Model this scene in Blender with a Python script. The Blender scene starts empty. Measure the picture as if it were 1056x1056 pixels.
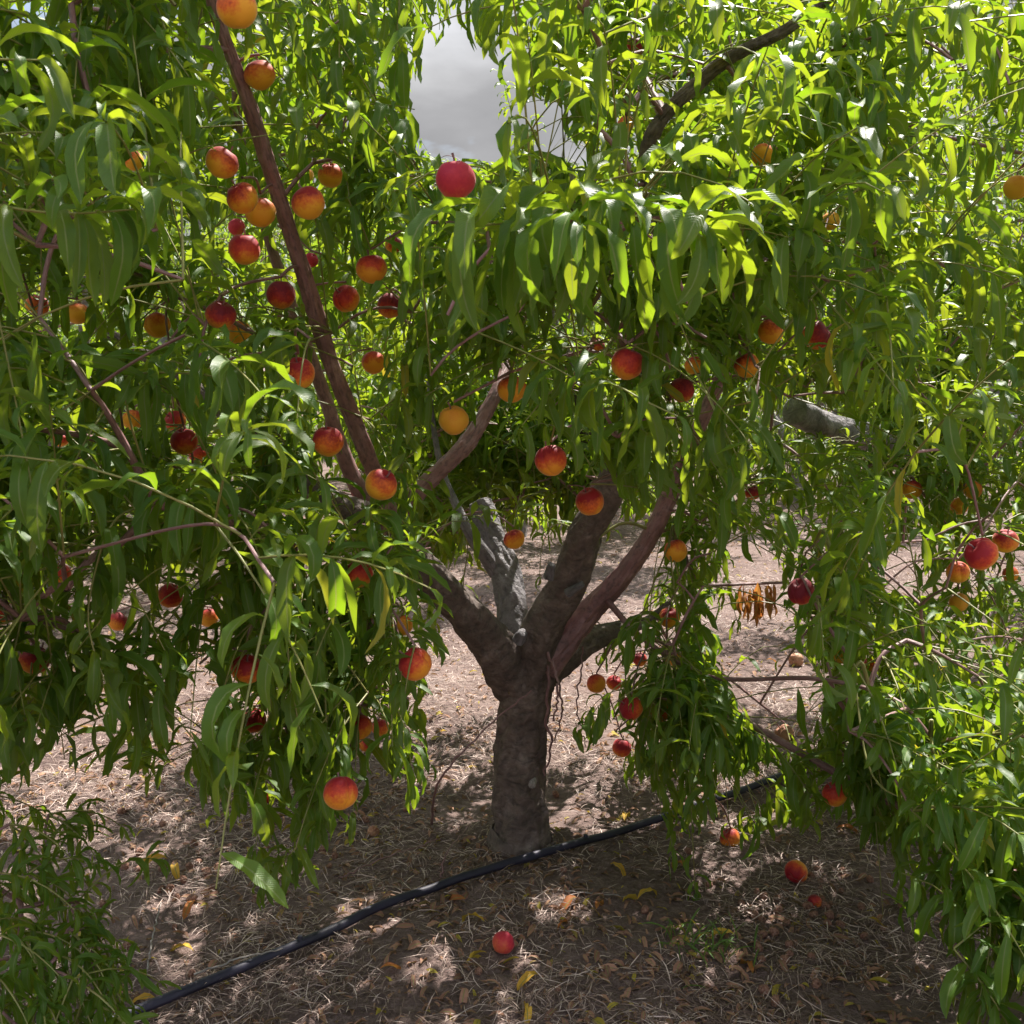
import bpy, math, random
import numpy as np
R = math.radians
S = bpy.context.scene
COL = S.collection

# ------------------------------------------------------------------ camera, sky, sun, exposure
FPX = 1132.0                      # focal length in pixels of the 1056 px photograph
PITCH = R(7.7)
CAM = np.array([0.0, 0.0, 1.5])
cam = bpy.data.cameras.new('camera'); camo = bpy.data.objects.new('camera', cam); COL.objects.link(camo)
camo.location = CAM; camo.rotation_euler = (R(90) - PITCH, 0, 0)
cam.sensor_width = 36; cam.lens = 36 * FPX / 1056; cam.clip_start = 0.05; cam.clip_end = 2000
cam.dof.use_dof = True; cam.dof.focus_distance = 2.9; cam.dof.aperture_fstop = 18
S.camera = camo
S.view_settings.view_transform = 'Standard'; S.view_settings.look = 'None'
S.view_settings.exposure = 1.15; S.view_settings.gamma = 1
SUN_EL, SUN_AZ = R(54), R(24)     # azimuth from +Y (straight ahead) towards +X (right)
sd = np.array([math.sin(SUN_AZ) * math.cos(SUN_EL), math.cos(SUN_AZ) * math.cos(SUN_EL), math.sin(SUN_EL)])
sun = bpy.data.lights.new('sun', 'SUN'); suno = bpy.data.objects.new('sun', sun); COL.objects.link(suno)
sun.energy = 5.0; sun.angle = R(0.5); sun.color = (1.0, 0.94, 0.86)
from mathutils import Vector
suno.rotation_euler = Vector(tuple(sd)).to_track_quat('Z', 'Y').to_euler()
w = bpy.data.worlds.new('World'); S.world = w; w.use_nodes = True
nt = w.node_tree; nt.nodes.clear()
def N(nt, t, **k):
    n = nt.nodes.new(t)
    for a, b in k.items(): setattr(n, a, b)
    return n
def ramp(nt, stops, fac=None):
    n = N(nt, 'ShaderNodeValToRGB'); cr = n.color_ramp
    while len(cr.elements) < len(stops): cr.elements.new(0.5)
    for e, (p, c) in zip(cr.elements, stops):
        e.position = p; e.color = (*c, 1) if len(c) == 3 else c
    if fac is not None: nt.links.new(fac, n.inputs[0])
    return n
out = N(nt, 'ShaderNodeOutputWorld'); bg = N(nt, 'ShaderNodeBackground')
sky = N(nt, 'ShaderNodeTexSky', sky_type='NISHITA', sun_disc=False, sun_elevation=SUN_EL, sun_rotation=SUN_AZ)
tc = N(nt, 'ShaderNodeTexCoord')
mp = N(nt, 'ShaderNodeMapping'); mp.inputs['Scale'].default_value = (1, 1, 2.6)
nz = N(nt, 'ShaderNodeTexNoise'); nz.inputs['Scale'].default_value = 2.3; nz.inputs['Detail'].default_value = 7; nz.inputs['Roughness'].default_value = .55
nz2 = N(nt, 'ShaderNodeTexNoise'); nz2.inputs['Scale'].default_value = 5.0; nz2.inputs['Detail'].default_value = 6
L = nt.links.new
L(tc.outputs['Generated'], mp.inputs[0]); L(mp.outputs[0], nz.inputs[0]); L(mp.outputs[0], nz2.inputs[0])
sz = N(nt, 'ShaderNodeSeparateXYZ'); L(tc.outputs['Generated'], sz.inputs[0])
hz_ = ramp(nt, [(.24, (0, 0, 0)), (.55, (1, 1, 1))], sz.outputs[2])
cover = ramp(nt, [(.30, (0, 0, 0)), (.48, (1, 1, 1))], nz.outputs[0])
cloud = ramp(nt, [(.3, (2.1, 2.2, 2.5)), (.5, (3.2, 3.35, 3.8)), (.72, (9, 9.2, 10))], nz2.outputs[0])
mx = N(nt, 'ShaderNodeMix', data_type='RGBA')
mc = N(nt, 'ShaderNodeMix', data_type='RGBA'); L(hz_.outputs[0], mc.inputs[0]); mc.inputs[6].default_value = (2.2, 2.2, 2.3, 1)
cl2 = ramp(nt, [(.3, (1.25, 1.25, 1.29)), (.5, (1.65, 1.65, 1.69)), (.7, (2.5, 2.5, 2.55))], nz2.outputs[0]); L(cl2.outputs[0], mc.inputs[6]); L(cloud.outputs[0], mc.inputs[7])
L(cover.outputs[0], mx.inputs[0]); L(sky.outputs[0], mx.inputs[6]); L(mc.outputs[2], mx.inputs[7])
L(mx.outputs[2], bg.inputs[0]); bg.inputs[1].default_value = 0.125; L(bg.outputs[0], out.inputs[0])

# ------------------------------------------------------------------ projection helpers (photograph pixels)
cp, sp = math.cos(PITCH), math.sin(PITCH)
def W(px, py, Y):                 # the point at forward distance Y seen at photograph pixel (px, py)
    a, b = (px - 528) / FPX, (528 - py) / FPX
    d = np.array([a, cp + b * sp, -sp + b * cp])
    return CAM + d * (Y / d[1])
def WG(px, py, h=0.0):            # the point on the ground
    a, b = (px - 528) / FPX, (528 - py) / FPX
    d = np.array([a, cp + b * sp, -sp + b * cp])
    return CAM + d * ((h - 1.5) / d[2])
def proj(P):
    d = P - CAM
    z = d[..., 1] * cp - d[..., 2] * sp
    y = d[..., 1] * sp + d[..., 2] * cp
    z = np.where(z < .05, .05, z)
    return 528 + FPX * d[..., 0] / z, 528 - FPX * y / z, z
def inpoly(px, py, poly):
    c = np.zeros(px.shape, bool); n = len(poly)
    for i in range(n):
        x1, y1 = poly[i]; x2, y2 = poly[(i + 1) % n]
        if y1 == y2: continue
        c ^= ((y1 > py) != (y2 > py)) & (px < (x2 - x1) * (py - y1) / (y2 - y1) + x1)
    return c
def vnoise(x, y, seed=0):
    xi, yi = np.floor(x), np.floor(y); fx, fy = x - xi, y - yi
    h = lambda a, b: np.modf(np.abs(np.sin(a * 127.1 + b * 311.7 + seed * 74.7) * 43758.5453))[0]
    u, v = fx * fx * (3 - 2 * fx), fy * fy * (3 - 2 * fy)
    return (h(xi, yi) * (1 - u) + h(xi + 1, yi) * u) * (1 - v) + (h(xi, yi + 1) * (1 - u) + h(xi + 1, yi + 1) * u) * v
def ground_h(x, y):
    x = np.asarray(x, float); y = np.asarray(y, float)
    near = np.exp(-((x / 14) ** 2 + ((y - 4) / 16) ** 2))
    h = (.05 * (vnoise(x * .8, y * .8, 1) - .5) + .03 * (vnoise(x * 3, y * 3, 2) - .5)
         + .014 * (vnoise(x * 11, y * 11, 3) - .5) + .008 * (vnoise(x * 31, y * 31, 4) - .5)) * near
    return h
def nrm(v): return v / np.maximum(np.linalg.norm(v, axis=-1, keepdims=True), 1e-9)

# ------------------------------------------------------------------ materials
MATS = {}
def mat(name):
    m = bpy.data.materials.new(name); m.use_nodes = True; m.node_tree.nodes.clear(); MATS[name] = m
    t = m.node_tree; o = N(t, 'ShaderNodeOutputMaterial')
    return m, t, o
def mixc(t, fac, a, b, typ='MIX'):
    n = N(t, 'ShaderNodeMix', data_type='RGBA', blend_type=typ)
    for i, v in ((0, fac), (6, a), (7, b)):
        if isinstance(v, (int, float)): n.inputs[i].default_value = v
        elif isinstance(v, tuple): n.inputs[i].default_value = (*v, 1)
        else: t.links.new(v, n.inputs[i])
    return n.outputs[2]
def math_(t, op, a, b=0.0, c=None):
    n = N(t, 'ShaderNodeMath', operation=op)
    for i, v in enumerate((a, b) if c is None else (a, b, c)):
        if isinstance(v, (int, float)): n.inputs[i].default_value = v
        else: t.links.new(v, n.inputs[i])
    return n.outputs[0]
def leaf_mat(name, dark, light, tr_a, tr_b, rough=.42, tw=.40, yellow=-.018):
    m, t, o = mat(name); l = t.links.new
    uv = N(t, 'ShaderNodeUVMap', uv_map='uv'); rn = N(t, 'ShaderNodeUVMap', uv_map='rnd')
    su = N(t, 'ShaderNodeSeparateXYZ'); l(uv.outputs[0], su.inputs[0])
    sr = N(t, 'ShaderNodeSeparateXYZ'); l(rn.outputs[0], sr.inputs[0])
    across = math_(t, 'ABSOLUTE', math_(t, 'SUBTRACT', su.outputs[0], .5))
    rib = ramp(t, [(.02, (1, 1, 1)), (.06, (0, 0, 0))], across)
    ang = math_(t, 'SUBTRACT', math_(t, 'MULTIPLY', su.outputs[1], 95.0), math_(t, 'MULTIPLY', across, 22.0))
    vein = math_(t, 'POWER', math_(t, 'ABSOLUTE', math_(t, 'SINE', ang)), 6.0)
    geo = N(t, 'ShaderNodeNewGeometry'); pn = N(t, 'ShaderNodeTexNoise'); pn.inputs['Scale'].default_value = 45; pn.inputs['Detail'].default_value = 2
    l(geo.outputs['Position'], pn.inputs[0])
    base = mixc(t, sr.outputs[0], dark, light)
    base = mixc(t, math_(t, 'MULTIPLY', pn.outputs[0], .3), base, tuple(c * 1.7 for c in light))
    yl = ramp(t, [(1 - yellow - .02, (0, 0, 0)), (1 - yellow, (1, 1, 1))], sr.outputs[1])
    base = mixc(t, yl.outputs[0], base, (.42, .34, .04))
    base = mixc(t, math_(t, 'MULTIPLY', vein, .16), base, tuple(min(1, c * 2.2) for c in light))
    base = mixc(t, rib.outputs[0], base, (.22, .30, .09))
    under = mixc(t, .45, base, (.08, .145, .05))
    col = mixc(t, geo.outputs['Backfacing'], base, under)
    trc = mixc(t, sr.outputs[1], tr_a, tr_b)
    trc = mixc(t, yl.outputs[0], trc, (.85, .55, .05))
    trc = mixc(t, math_(t, 'MULTIPLY', vein, .2), trc, tuple(c * .55 for c in tr_a))
    trc = mixc(t, rib.outputs[0], trc, (.38, .42, .08))
    p = N(t, 'ShaderNodeBsdfPrincipled'); l(col, p.inputs['Base Color'])
    p.inputs['Roughness'].default_value = rough; p.inputs['IOR'].default_value = 1.42
    b = N(t, 'ShaderNodeBump'); b.inputs['Strength'].default_value = .35; b.inputs['Distance'].default_value = .0015
    l(math_(t, 'SUBTRACT', pn.outputs[0], math_(t, 'MULTIPLY', vein, .5)), b.inputs['Height']); l(b.outputs[0], p.inputs['Normal'])
    tr = N(t, 'ShaderNodeBsdfTranslucent'); l(trc, tr.inputs[0])
    ms = N(t, 'ShaderNodeMixShader'); ms.inputs[0].default_value = tw
    l(p.outputs[0], ms.inputs[1]); l(tr.outputs[0], ms.inputs[2]); l(ms.outputs[0], o.inputs[0])
    return m
leafM = leaf_mat('peach_leaf', (.028, .080, .012), (.070, .148, .018), (.34, .58, .018), (.60, .70, .03))
leafFar = leaf_mat('peach_leaf_far', (.035, .085, .014), (.08, .155, .02), (.30, .52, .018), (.52, .64, .025), rough=.48, yellow=-.012)
leafDead = leaf_mat('dead_leaf', (.30, .10, .03), (.50, .19, .06), (.7, .22, .05), (.8, .35, .08), rough=.7, tw=.35, yellow=0)
leafYel = leaf_mat('yellow_leaf', (.55, .26, .03), (.68, .45, .06), (.8, .45, .05), (.85, .6, .08), rough=.6, tw=.3, yellow=0)
leafLit = leaf_mat('litter_leaf', (.10, .05, .034), (.44, .24, .16), (.3, .14, .08), (.4, .22, .12), rough=.75, tw=.2, yellow=.10)

def bark_mat(name, c1, c2, c3, ring=30.0, bump=.6, dist=.004, gloss=.7):
    m, t, o = mat(name); l = t.links.new
    uv = N(t, 'ShaderNodeUVMap', uv_map='uv'); geo = N(t, 'ShaderNodeTexCoord')
    sx = N(t, 'ShaderNodeSeparateXYZ'); l(uv.outputs[0], sx.inputs[0])
    wn = N(t, 'ShaderNodeTexNoise'); wn.inputs['Scale'].default_value = 11; wn.inputs['Detail'].default_value = 4; l(geo.outputs['Object'], wn.inputs[0])
    cx = N(t, 'ShaderNodeCombineXYZ'); l(math_(t, 'MULTIPLY', sx.outputs[0], 7.0), cx.inputs[0]); l(math_(t, 'MULTIPLY', math_(t, 'ADD', sx.outputs[1], math_(t, 'MULTIPLY', wn.outputs[0], .09)), ring), cx.inputs[1])
    band = N(t, 'ShaderNodeTexNoise'); band.inputs['Scale'].default_value = 1.6; band.inputs['Detail'].default_value = 5; band.inputs['Roughness'].default_value = .65
    l(cx.outputs[0], band.inputs[0])
    n1 = N(t, 'ShaderNodeTexNoise'); n1.inputs['Scale'].default_value = 14; n1.inputs['Detail'].default_value = 8; n1.inputs['Roughness'].default_value = .65; l(geo.outputs['Object'], n1.inputs[0])
    n2 = N(t, 'ShaderNodeTexNoise'); n2.inputs['Scale'].default_value = 70; n2.inputs['Detail'].default_value = 6; l(geo.outputs['Object'], n2.inputs[0])
    c = ramp(t, [(.32, c1), (.52, c2), (.72, c3)], n1.outputs[0]).outputs[0]
    bd = ramp(t, [(.36, (.36, .36, .36)), (.5, (1, 1, 1)), (.70, (1.2, 1.18, 1.15))], band.outputs[0])
    c = mixc(t, 1.0, c, bd.outputs[0], 'MULTIPLY')
    c = mixc(t, math_(t, 'MULTIPLY', n2.outputs[0], .4), c, c3)
    p = N(t, 'ShaderNodeBsdfPrincipled'); l(c, p.inputs['Base Color']); p.inputs['Roughness'].default_value = gloss
    b = N(t, 'ShaderNodeBump'); b.inputs['Strength'].default_value = bump; b.inputs['Distance'].default_value = dist
    h = math_(t, 'ADD', math_(t, 'MULTIPLY', band.outputs[0], 1.0), math_(t, 'ADD', n1.outputs[0], math_(t, 'MULTIPLY', n2.outputs[0], .6)))
    l(h, b.inputs['Height']); l(b.outputs[0], p.inputs['Normal']); l(p.outputs[0], o.inputs[0])
    return m
barkM = bark_mat('old_bark', (.05, .034, .027), (.13, .09, .075), (.32, .26, .235), ring=30, bump=.9, dist=.010, gloss=.8)
barkG = bark_mat('grey_bark', (.09, .08, .085), (.19, .17, .18), (.40, .38, .41), ring=20, bump=1.0, dist=.012, gloss=.7)
barkR = bark_mat('red_bark', (.17, .075, .07), (.28, .14, .135), (.42, .27, .28), ring=22, bump=.5, dist=.003, gloss=.5)
twigM = bark_mat('young_twig', (.16, .09, .045), (.22, .14, .06), (.26, .20, .08), ring=20, bump=.1, gloss=.5)
twigG = bark_mat('green_shoot', (.17, .19, .05), (.26, .29, .08), (.32, .24, .09), ring=20, bump=.1, gloss=.45)
woodM = bark_mat('sawn_wood', (.22, .19, .17), (.36, .32, .30), (.46, .42, .40), ring=60, bump=.4)

def peach_mat(name, lo, mid, hi, t0, t1, sheen=.3):
    m, t, o = mat(name); l = t.links.new
    tcn = N(t, 'ShaderNodeTexCoord'); oi = N(t, 'ShaderNodeObjectInfo')
    sx = N(t, 'ShaderNodeSeparateXYZ'); l(tcn.outputs['Object'], sx.inputs[0])
    va = N(t, 'ShaderNodeVectorMath', operation='ADD'); l(tcn.outputs['Object'], va.inputs[0])
    cb = N(t, 'ShaderNodeCombineXYZ'); l(math_(t, 'MULTIPLY', oi.outputs['Random'], 9.0), cb.inputs[0]); l(cb.outputs[0], va.inputs[1])
    n1 = N(t, 'ShaderNodeTexNoise'); n1.inputs['Scale'].default_value = 26; n1.inputs['Detail'].default_value = 4; n1.inputs['Roughness'].default_value = .6; l(va.outputs[0], n1.inputs[0])
    n2 = N(t, 'ShaderNodeTexNoise'); n2.inputs['Scale'].default_value = 190; n2.inputs['Detail'].default_value = 3; l(va.outputs[0], n2.inputs[0])
    h = math_(t, 'MULTIPLY_ADD', sx.outputs[2], 14.0, .5)
    h = math_(t, 'ADD', h, math_(t, 'MULTIPLY', math_(t, 'SUBTRACT', n1.outputs[0], .5), .9))
    h = math_(t, 'ADD', h, math_(t, 'MULTIPLY', math_(t, 'SUBTRACT', n2.outputs[0], .5), .35))
    h = math_(t, 'ADD', h, math_(t, 'MULTIPLY', math_(t, 'SUBTRACT', oi.outputs['Random'], .5), .3))
    c = ramp(t, [(t0, lo), ((t0 + t1) / 2, mid), (t1, hi)], h)
    p = N(t, 'ShaderNodeBsdfPrincipled'); l(c.outputs[0], p.inputs['Base Color'])
    p.inputs['Roughness'].default_value = .58; p.inputs['Specular IOR Level'].default_value = .3
    p.inputs['Sheen Weight'].default_value = sheen; p.inputs['Sheen Roughness'].default_value = .35; p.inputs['Sheen Tint'].default_value = (1, .85, .8, 1)
    p.inputs['Subsurface Weight'].default_value = .12; p.inputs['Subsurface Radius'].default_value = (.012, .005, .002); p.inputs['Subsurface Scale'].default_value = .6
    b = N(t, 'ShaderNodeBump'); b.inputs['Strength'].default_value = .12; b.inputs['Distance'].default_value = .001; l(n2.outputs[0], b.inputs['Height']); l(b.outputs[0], p.inputs['Normal'])
    l(p.outputs[0], o.inputs[0]); return m
PM = {
 'O': peach_mat('peach_skin_orange', (.92, .42, .035), (.78, .17, .028), (.34, .016, .022), .36, .84),
 'Y': peach_mat('peach_skin_yellow', (.88, .45, .045), (.84, .33, .035), (.62, .12, .03), .35, 1.1),
 'R': peach_mat('peach_skin_red', (.90, .36, .03), (.68, .08, .03), (.36, .015, .026), .2, .78),
 'D': peach_mat('peach_skin_crimson', (.86, .32, .035), (.52, .045, .03), (.21, .012, .028), .16, .74),
 'P': peach_mat('peach_skin_pink', (.76, .17, .06), (.62, .045, .06), (.44, .018, .05), -.1, .75),
 'T': peach_mat('peach_skin_withered', (.42, .22, .12), (.50, .28, .17), (.36, .17, .11), .2, .8, .2),
}
def simple(name, c, rough, metal=0, noise=None):
    m, t, o = mat(name); p = N(t, 'ShaderNodeBsdfPrincipled'); l = t.links.new
    p.inputs['Roughness'].default_value = rough
    if noise:
        tcn = N(t, 'ShaderNodeTexCoord'); n = N(t, 'ShaderNodeTexNoise'); n.inputs['Scale'].default_value = noise[0]; n.inputs['Detail'].default_value = 6
        l(tcn.outputs['Object'], n.inputs[0]); r = ramp(t, [(.35, c), (.7, noise[1])], n.outputs[0]); l(r.outputs[0], p.inputs['Base Color'])
        b = N(t, 'ShaderNodeBump'); b.inputs['Strength'].default_value = .3; b.inputs['Distance'].default_value = .002; l(n.outputs[0], b.inputs['Height']); l(b.outputs[0], p.inputs['Normal'])
    else: p.inputs['Base Color'].default_value = (*c, 1)
    l(p.outputs[0], o.inputs[0]); return m
hoseM = simple('black_polythene', (.014, .014, .026), .55, noise=(5, (.05, .045, .085)))  # black plastic; bluish-violet mottling paints its highlights into the colour
pitM = simple('dry_pit', (.10, .055, .04), .8, noise=(60, (.28, .18, .14)))
# ground
m, t, o = mat('orchard_soil'); l = t.links.new
g = N(t, 'ShaderNodeNewGeometry')
a1 = N(t, 'ShaderNodeTexNoise'); a1.inputs['Scale'].default_value = 1.3; a1.inputs['Detail'].default_value = 6
a2 = N(t, 'ShaderNodeTexNoise'); a2.inputs['Scale'].default_value = 38; a2.inputs['Detail'].default_value = 8; a2.inputs['Roughness'].default_value = .7
a3 = N(t, 'ShaderNodeTexNoise'); a3.inputs['Scale'].default_value = 150; a3.inputs['Detail'].default_value = 4
for a in (a1, a2, a3): l(g.outputs['Position'], a.inputs[0])
c = ramp(t, [(.3, (.06, .041, .040)), (.5, (.17, .118, .108)), (.7, (.43, .32, .285))], a2.outputs[0]).outputs[0]
c = mixc(t, ramp(t, [(.35, (0, 0, 0)), (.65, (.55, .55, .55))], a1.outputs[0]).outputs[0], c, (.42, .315, .285))
c = mixc(t, math_(t, 'MULTIPLY', a3.outputs[0], .5), c, (.17, .105, .09))
p = N(t, 'ShaderNodeBsdfPrincipled'); l(c, p.inputs['Base Color']); p.inputs['Roughness'].default_value = .92; p.inputs['Specular IOR Level'].default_value = .2
b = N(t, 'ShaderNodeBump'); b.inputs['Strength'].default_value = 1; b.inputs['Distance'].default_value = .02
l(math_(t, 'ADD', a2.outputs[0], math_(t, 'MULTIPLY', a3.outputs[0], .5)), b.inputs['Height']); l(b.outputs[0], p.inputs['Normal']); l(p.outputs[0], o.inputs[0])
soilM = m
def straw_mat(name, ca, cb, cc):
    m, t, o = mat(name); l = t.links.new
    rn = N(t, 'ShaderNodeUVMap', uv_map='rnd'); sr = N(t, 'ShaderNodeSeparateXYZ'); l(rn.outputs[0], sr.inputs[0])
    c = ramp(t, [(.1, ca), (.55, cb), (.95, cc)], sr.outputs[0])
    p = N(t, 'ShaderNodeBsdfPrincipled'); l(c.outputs[0], p.inputs['Base Color']); p.inputs['Roughness'].default_value = .6
    l(p.outputs[0], o.inputs[0]); return m
strawM = straw_mat('dry_straw', (.12, .075, .06), (.34, .235, .19), (.72, .57, .50))
grassM = leaf_mat('grass_blade', (.05, .12, .03), (.10, .20, .05), (.3, .5, .06), (.42, .56, .08), rough=.4, yellow=.05)

# ------------------------------------------------------------------ mesh building
class MB:
    def __init__(s): s.v, s.f, s.m, s.u, s.r, s.n = [], [], [], [], [], 0
    def add(s, v, f, mi, uv, rn):
        if len(v) == 0: return
        s.v.append(v); s.f.append(f + s.n); s.m.append(np.full(len(f), mi, np.int32)); s.u.append(uv); s.r.append(rn); s.n += len(v)
    def mesh(s, name, mats):
        v = np.concatenate(s.v).astype(np.float32); f = np.concatenate(s.f).astype(np.int32)
        u = np.concatenate(s.u).astype(np.float32); r = np.concatenate(s.r).astype(np.float32)
        me = bpy.data.meshes.new(name)
        me.vertices.add(len(v)); me.vertices.foreach_set('co', v.ravel())
        me.loops.add(f.size); me.loops.foreach_set('vertex_index', f.ravel())
        me.polygons.add(len(f)); me.polygons.foreach_set('loop_start', np.arange(len(f), dtype=np.int32) * 4)
        me.polygons.foreach_set('material_index', np.concatenate(s.m))
        me.polygons.foreach_set('use_smooth', np.ones(len(f), bool))
        for nm, d in (('uv', u), ('rnd', r)):
            lay = me.uv_layers.new(name=nm); lay.data.foreach_set('uv', d[f.ravel()].ravel())
        for mm in mats: me.materials.append(mm)
        me.update(calc_edges=True); me.validate()
        return me
    def obj(s, name, mats, parent=None):
        if not s.v: return None
        o = bpy.data.objects.new(name, s.mesh(name, mats)); COL.objects.link(o)
        if parent is not None:
            o.parent = parent
            loc = parent.location.copy(); pp = parent.parent
            while pp: loc += pp.location; pp = pp.parent
            o.location = -loc
        return o
def tag(o, label=None, cat=None, group=None, kind=None):
    if label: o['label'] = label
    if cat: o['category'] = cat
    if group: o['group'] = group
    if kind: o['kind'] = kind
    return o
def empty(name, loc):
    o = bpy.data.objects.new(name, None); COL.objects.link(o); o.location = tuple(loc); o.empty_display_size = .1; return o

def spline(P, n):
    P = np.asarray(P, float)
    if len(P) == 2: return P[0] + (P[1] - P[0]) * np.linspace(0, 1, n)[:, None]
    Q = np.vstack([2 * P[0] - P[1], P, 2 * P[-1] - P[-2]])
    s = np.linspace(0, len(P) - 1, n); i = np.minimum(s.astype(int), len(P) - 2); t = (s - i)[:, None]
    p0, p1, p2, p3 = Q[i], Q[i + 1], Q[i + 2], Q[i + 3]
    return .5 * (2 * p1 + (p2 - p0) * t + (2 * p0 - 5 * p1 + 4 * p2 - p3) * t * t + (3 * p1 - p0 - 3 * p2 + p3) * t ** 3)
def tube(mb, P, rad, sides=8, mi=0, rough=0.0, seed=0, cap=False, ridge=0.0):
    P = np.asarray(P, float); rad = np.asarray(rad, float); n = len(P)
    T = nrm(np.gradient(P, axis=0))
    up = np.array([0, 0, 1.0]) if abs(T[0][2]) < .9 else np.array([1.0, 0, 0])
    Nn = np.zeros((n, 3)); Nn[0] = nrm(np.cross(T[0], up))
    for i in range(1, n):
        q = Nn[i - 1] - T[i] * np.dot(Nn[i - 1], T[i]); Nn[i] = nrm(q)
    B = np.cross(T, Nn)
    Ls = np.concatenate([[0], np.cumsum(np.linalg.norm(np.diff(P, axis=0), axis=1))])
    if cap:
        P = np.vstack([P, P[-1], P[-1]]); Nn = np.vstack([Nn, Nn[-1], Nn[-1]]); B = np.vstack([B, B[-1], B[-1]])
        rad = np.append(rad, [rad[-1] * .93, rad[-1] * .02]); Ls = np.append(Ls, [Ls[-1], Ls[-1]]); n += 2
        P[-2] += T[-1] * rad[-2] * .08; P[-1] += T[-1] * rad[-3] * .05
    a = np.linspace(0, 2 * np.pi, sides + 1); ca, sa = np.cos(a), np.sin(a)
    rr = rad[:, None] * np.ones(sides + 1)
    if rough:
        A = np.arange(sides + 1) % sides
        c, s_ = np.cos(a), np.sin(a)
        nn = (vnoise(c[None] * 2.1 + seed + Ls[:, None] * 9, s_[None] * 2.1 + Ls[:, None] * 5, seed) - .5) * 1.2 \
            + (vnoise(c[None] * 5.5 + Ls[:, None] * 38, s_[None] * 5.5 + seed, seed + 3) - .5) * .55
        if ridge:
            wob = vnoise(c[None] * 2 + seed, Ls[:, None] * 6 + s_[None] * 2, 21) * .05
            g1 = np.abs(vnoise(c[None] * 1.6 + 3, (Ls[:, None] + wob) * 55 + s_[None] * 1.3, 31) - .5) * 2
            g2 = vnoise(c[None] * 9 + 3, s_[None] * 9 + Ls[:, None] * 30, 37) - .5
            g3 = np.clip(vnoise(c[None] * 3 + 8, s_[None] * 3 + Ls[:, None] * 11, 41) - .62, 0, 1)
            rr = rr + ridge * (g1 * .5 + g2 * .5 + g3 * 2.6)
        rr = rr * (1 + rough * nn)
    V = P[:, None] + rr[..., None] * (ca[None, :, None] * Nn[:, None] + sa[None, :, None] * B[:, None])
    uv = np.stack([np.tile(a / (2 * np.pi), (n, 1)), np.tile(Ls[:, None], (1, sides + 1))], -1)
    i = np.arange(n - 1)[:, None] * (sides + 1) + np.arange(sides)[None]
    F = np.stack([i, i + 1, i + sides + 2, i + sides + 1], -1).reshape(-1, 4)
    mb.add(V.reshape(-1, 3), F, mi, uv.reshape(-1, 2), np.full((n * (sides + 1), 2), (seed * .37) % 1))
# leaves: bases (n,3), dirs (n,3), side vectors; droop bends the midrib towards the ground
def midribs(base, d, ln, droop, segs, rng, curl=None):
    n = len(base); t = (np.arange(segs) + .5) / segs
    hz = d * np.array([1, 1, 0.0]); hl = np.linalg.norm(hz, axis=1)
    hz = hz + (hl < .12)[:, None] * rng.normal(0, 1, (n, 3)) * np.array([1, 1, 0.0]); hz = nrm(hz)
    phi0 = np.arctan2(d[:, 2], np.maximum(hl, .12))
    phi = np.maximum(phi0[:, None] - droop[:, None] * 2.3 * t[None], -np.pi / 2 - rng.uniform(-.25, .75, n)[:, None])
    D = hz[:, None] * np.cos(phi)[..., None] + np.array([0, 0, 1.0]) * np.sin(phi)[..., None]
    if curl is not None: D = D + curl[:, None] * .8 * (t[None, :, None] ** 2)
    D = nrm(D)
    pts = base[:, None] + np.concatenate([np.zeros((n, 1, 3)), np.cumsum(D, 1) * (ln / segs)[:, None, None]], 1)
    return pts, np.concatenate([D, D[:, -1:]], 1)
PROF = lambda t: (np.clip(t, 0, 1) ** .62) * (1 - np.clip(t, 0, 1) ** 2.3) ** .8 * 1.32 + .03
def leaves(mb, pts, D, d0, ln, wd, rng, mi=0, fine=True):
    n, k, _ = pts.shape
    if n == 0: return
    t = np.linspace(0, 1, k)
    side = np.cross(d0, np.array([0, 0, 1.0])); bad = np.linalg.norm(side, axis=1) < .15
    side[bad] = rng.normal(size=(bad.sum(), 3)) if bad.any() else side[bad]
    side = nrm(side); roll = rng.normal(0, .45, n)
    nn0 = nrm(np.cross(side, d0)); side = side * np.cos(roll)[:, None] + nn0 * np.sin(roll)[:, None]
    S_ = side[:, None] - D * np.sum(side[:, None] * D, -1, keepdims=True); S_ = nrm(S_)
    tw = rng.normal(0, .35, n)[:, None] * t[None]
    Nn = np.cross(S_, D)
    S2 = S_ * np.cos(tw)[..., None] + Nn * np.sin(tw)[..., None]; Nn = np.cross(S2, D)
    half = wd[:, None] * .5 * PROF(t)[None]
    fold = rng.uniform(.15, .75, n)[:, None]
    ph = rng.uniform(0, 6.28, (n, 2)); fr = rng.uniform(2.0, 4.0, n)[:, None] * 6.28
    cols = []
    us = [0, .5, 1] if fine else [0, 1]
    for j, s in enumerate((-1, 0, 1) if fine else (-1, 1)):
        wave = 0 if s == 0 else np.sin(t[None] * fr + ph[:, (0 if s < 0 else 1)][:, None]) * .28
        cols.append(pts + S2 * (half * s * (1 - .12 * fold))[..., None] + Nn * (half * (abs(s) * fold + wave) * (1 if fine else .3))[..., None])
    c = len(cols); V = np.stack(cols, 2)               # n,k,c,3
    U = np.zeros((n, k, c, 2)); U[..., 0] = np.array(us)[None, None]; U[..., 1] = t[None, :, None]
    Rn = np.broadcast_to(rng.random((n, 1, 1, 2)), (n, k, c, 2))
    i = (np.arange(n)[:, None, None] * (k * c) + np.arange(k - 1)[None, :, None] * c + np.arange(c - 1)[None, None])
    F = np.stack([i, i + 1, i + c + 1, i + c], -1).reshape(-1, 4)
    mb.add(V.reshape(-1, 3), F, mi, U.reshape(-1, 2), Rn.reshape(-1, 2))

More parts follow.
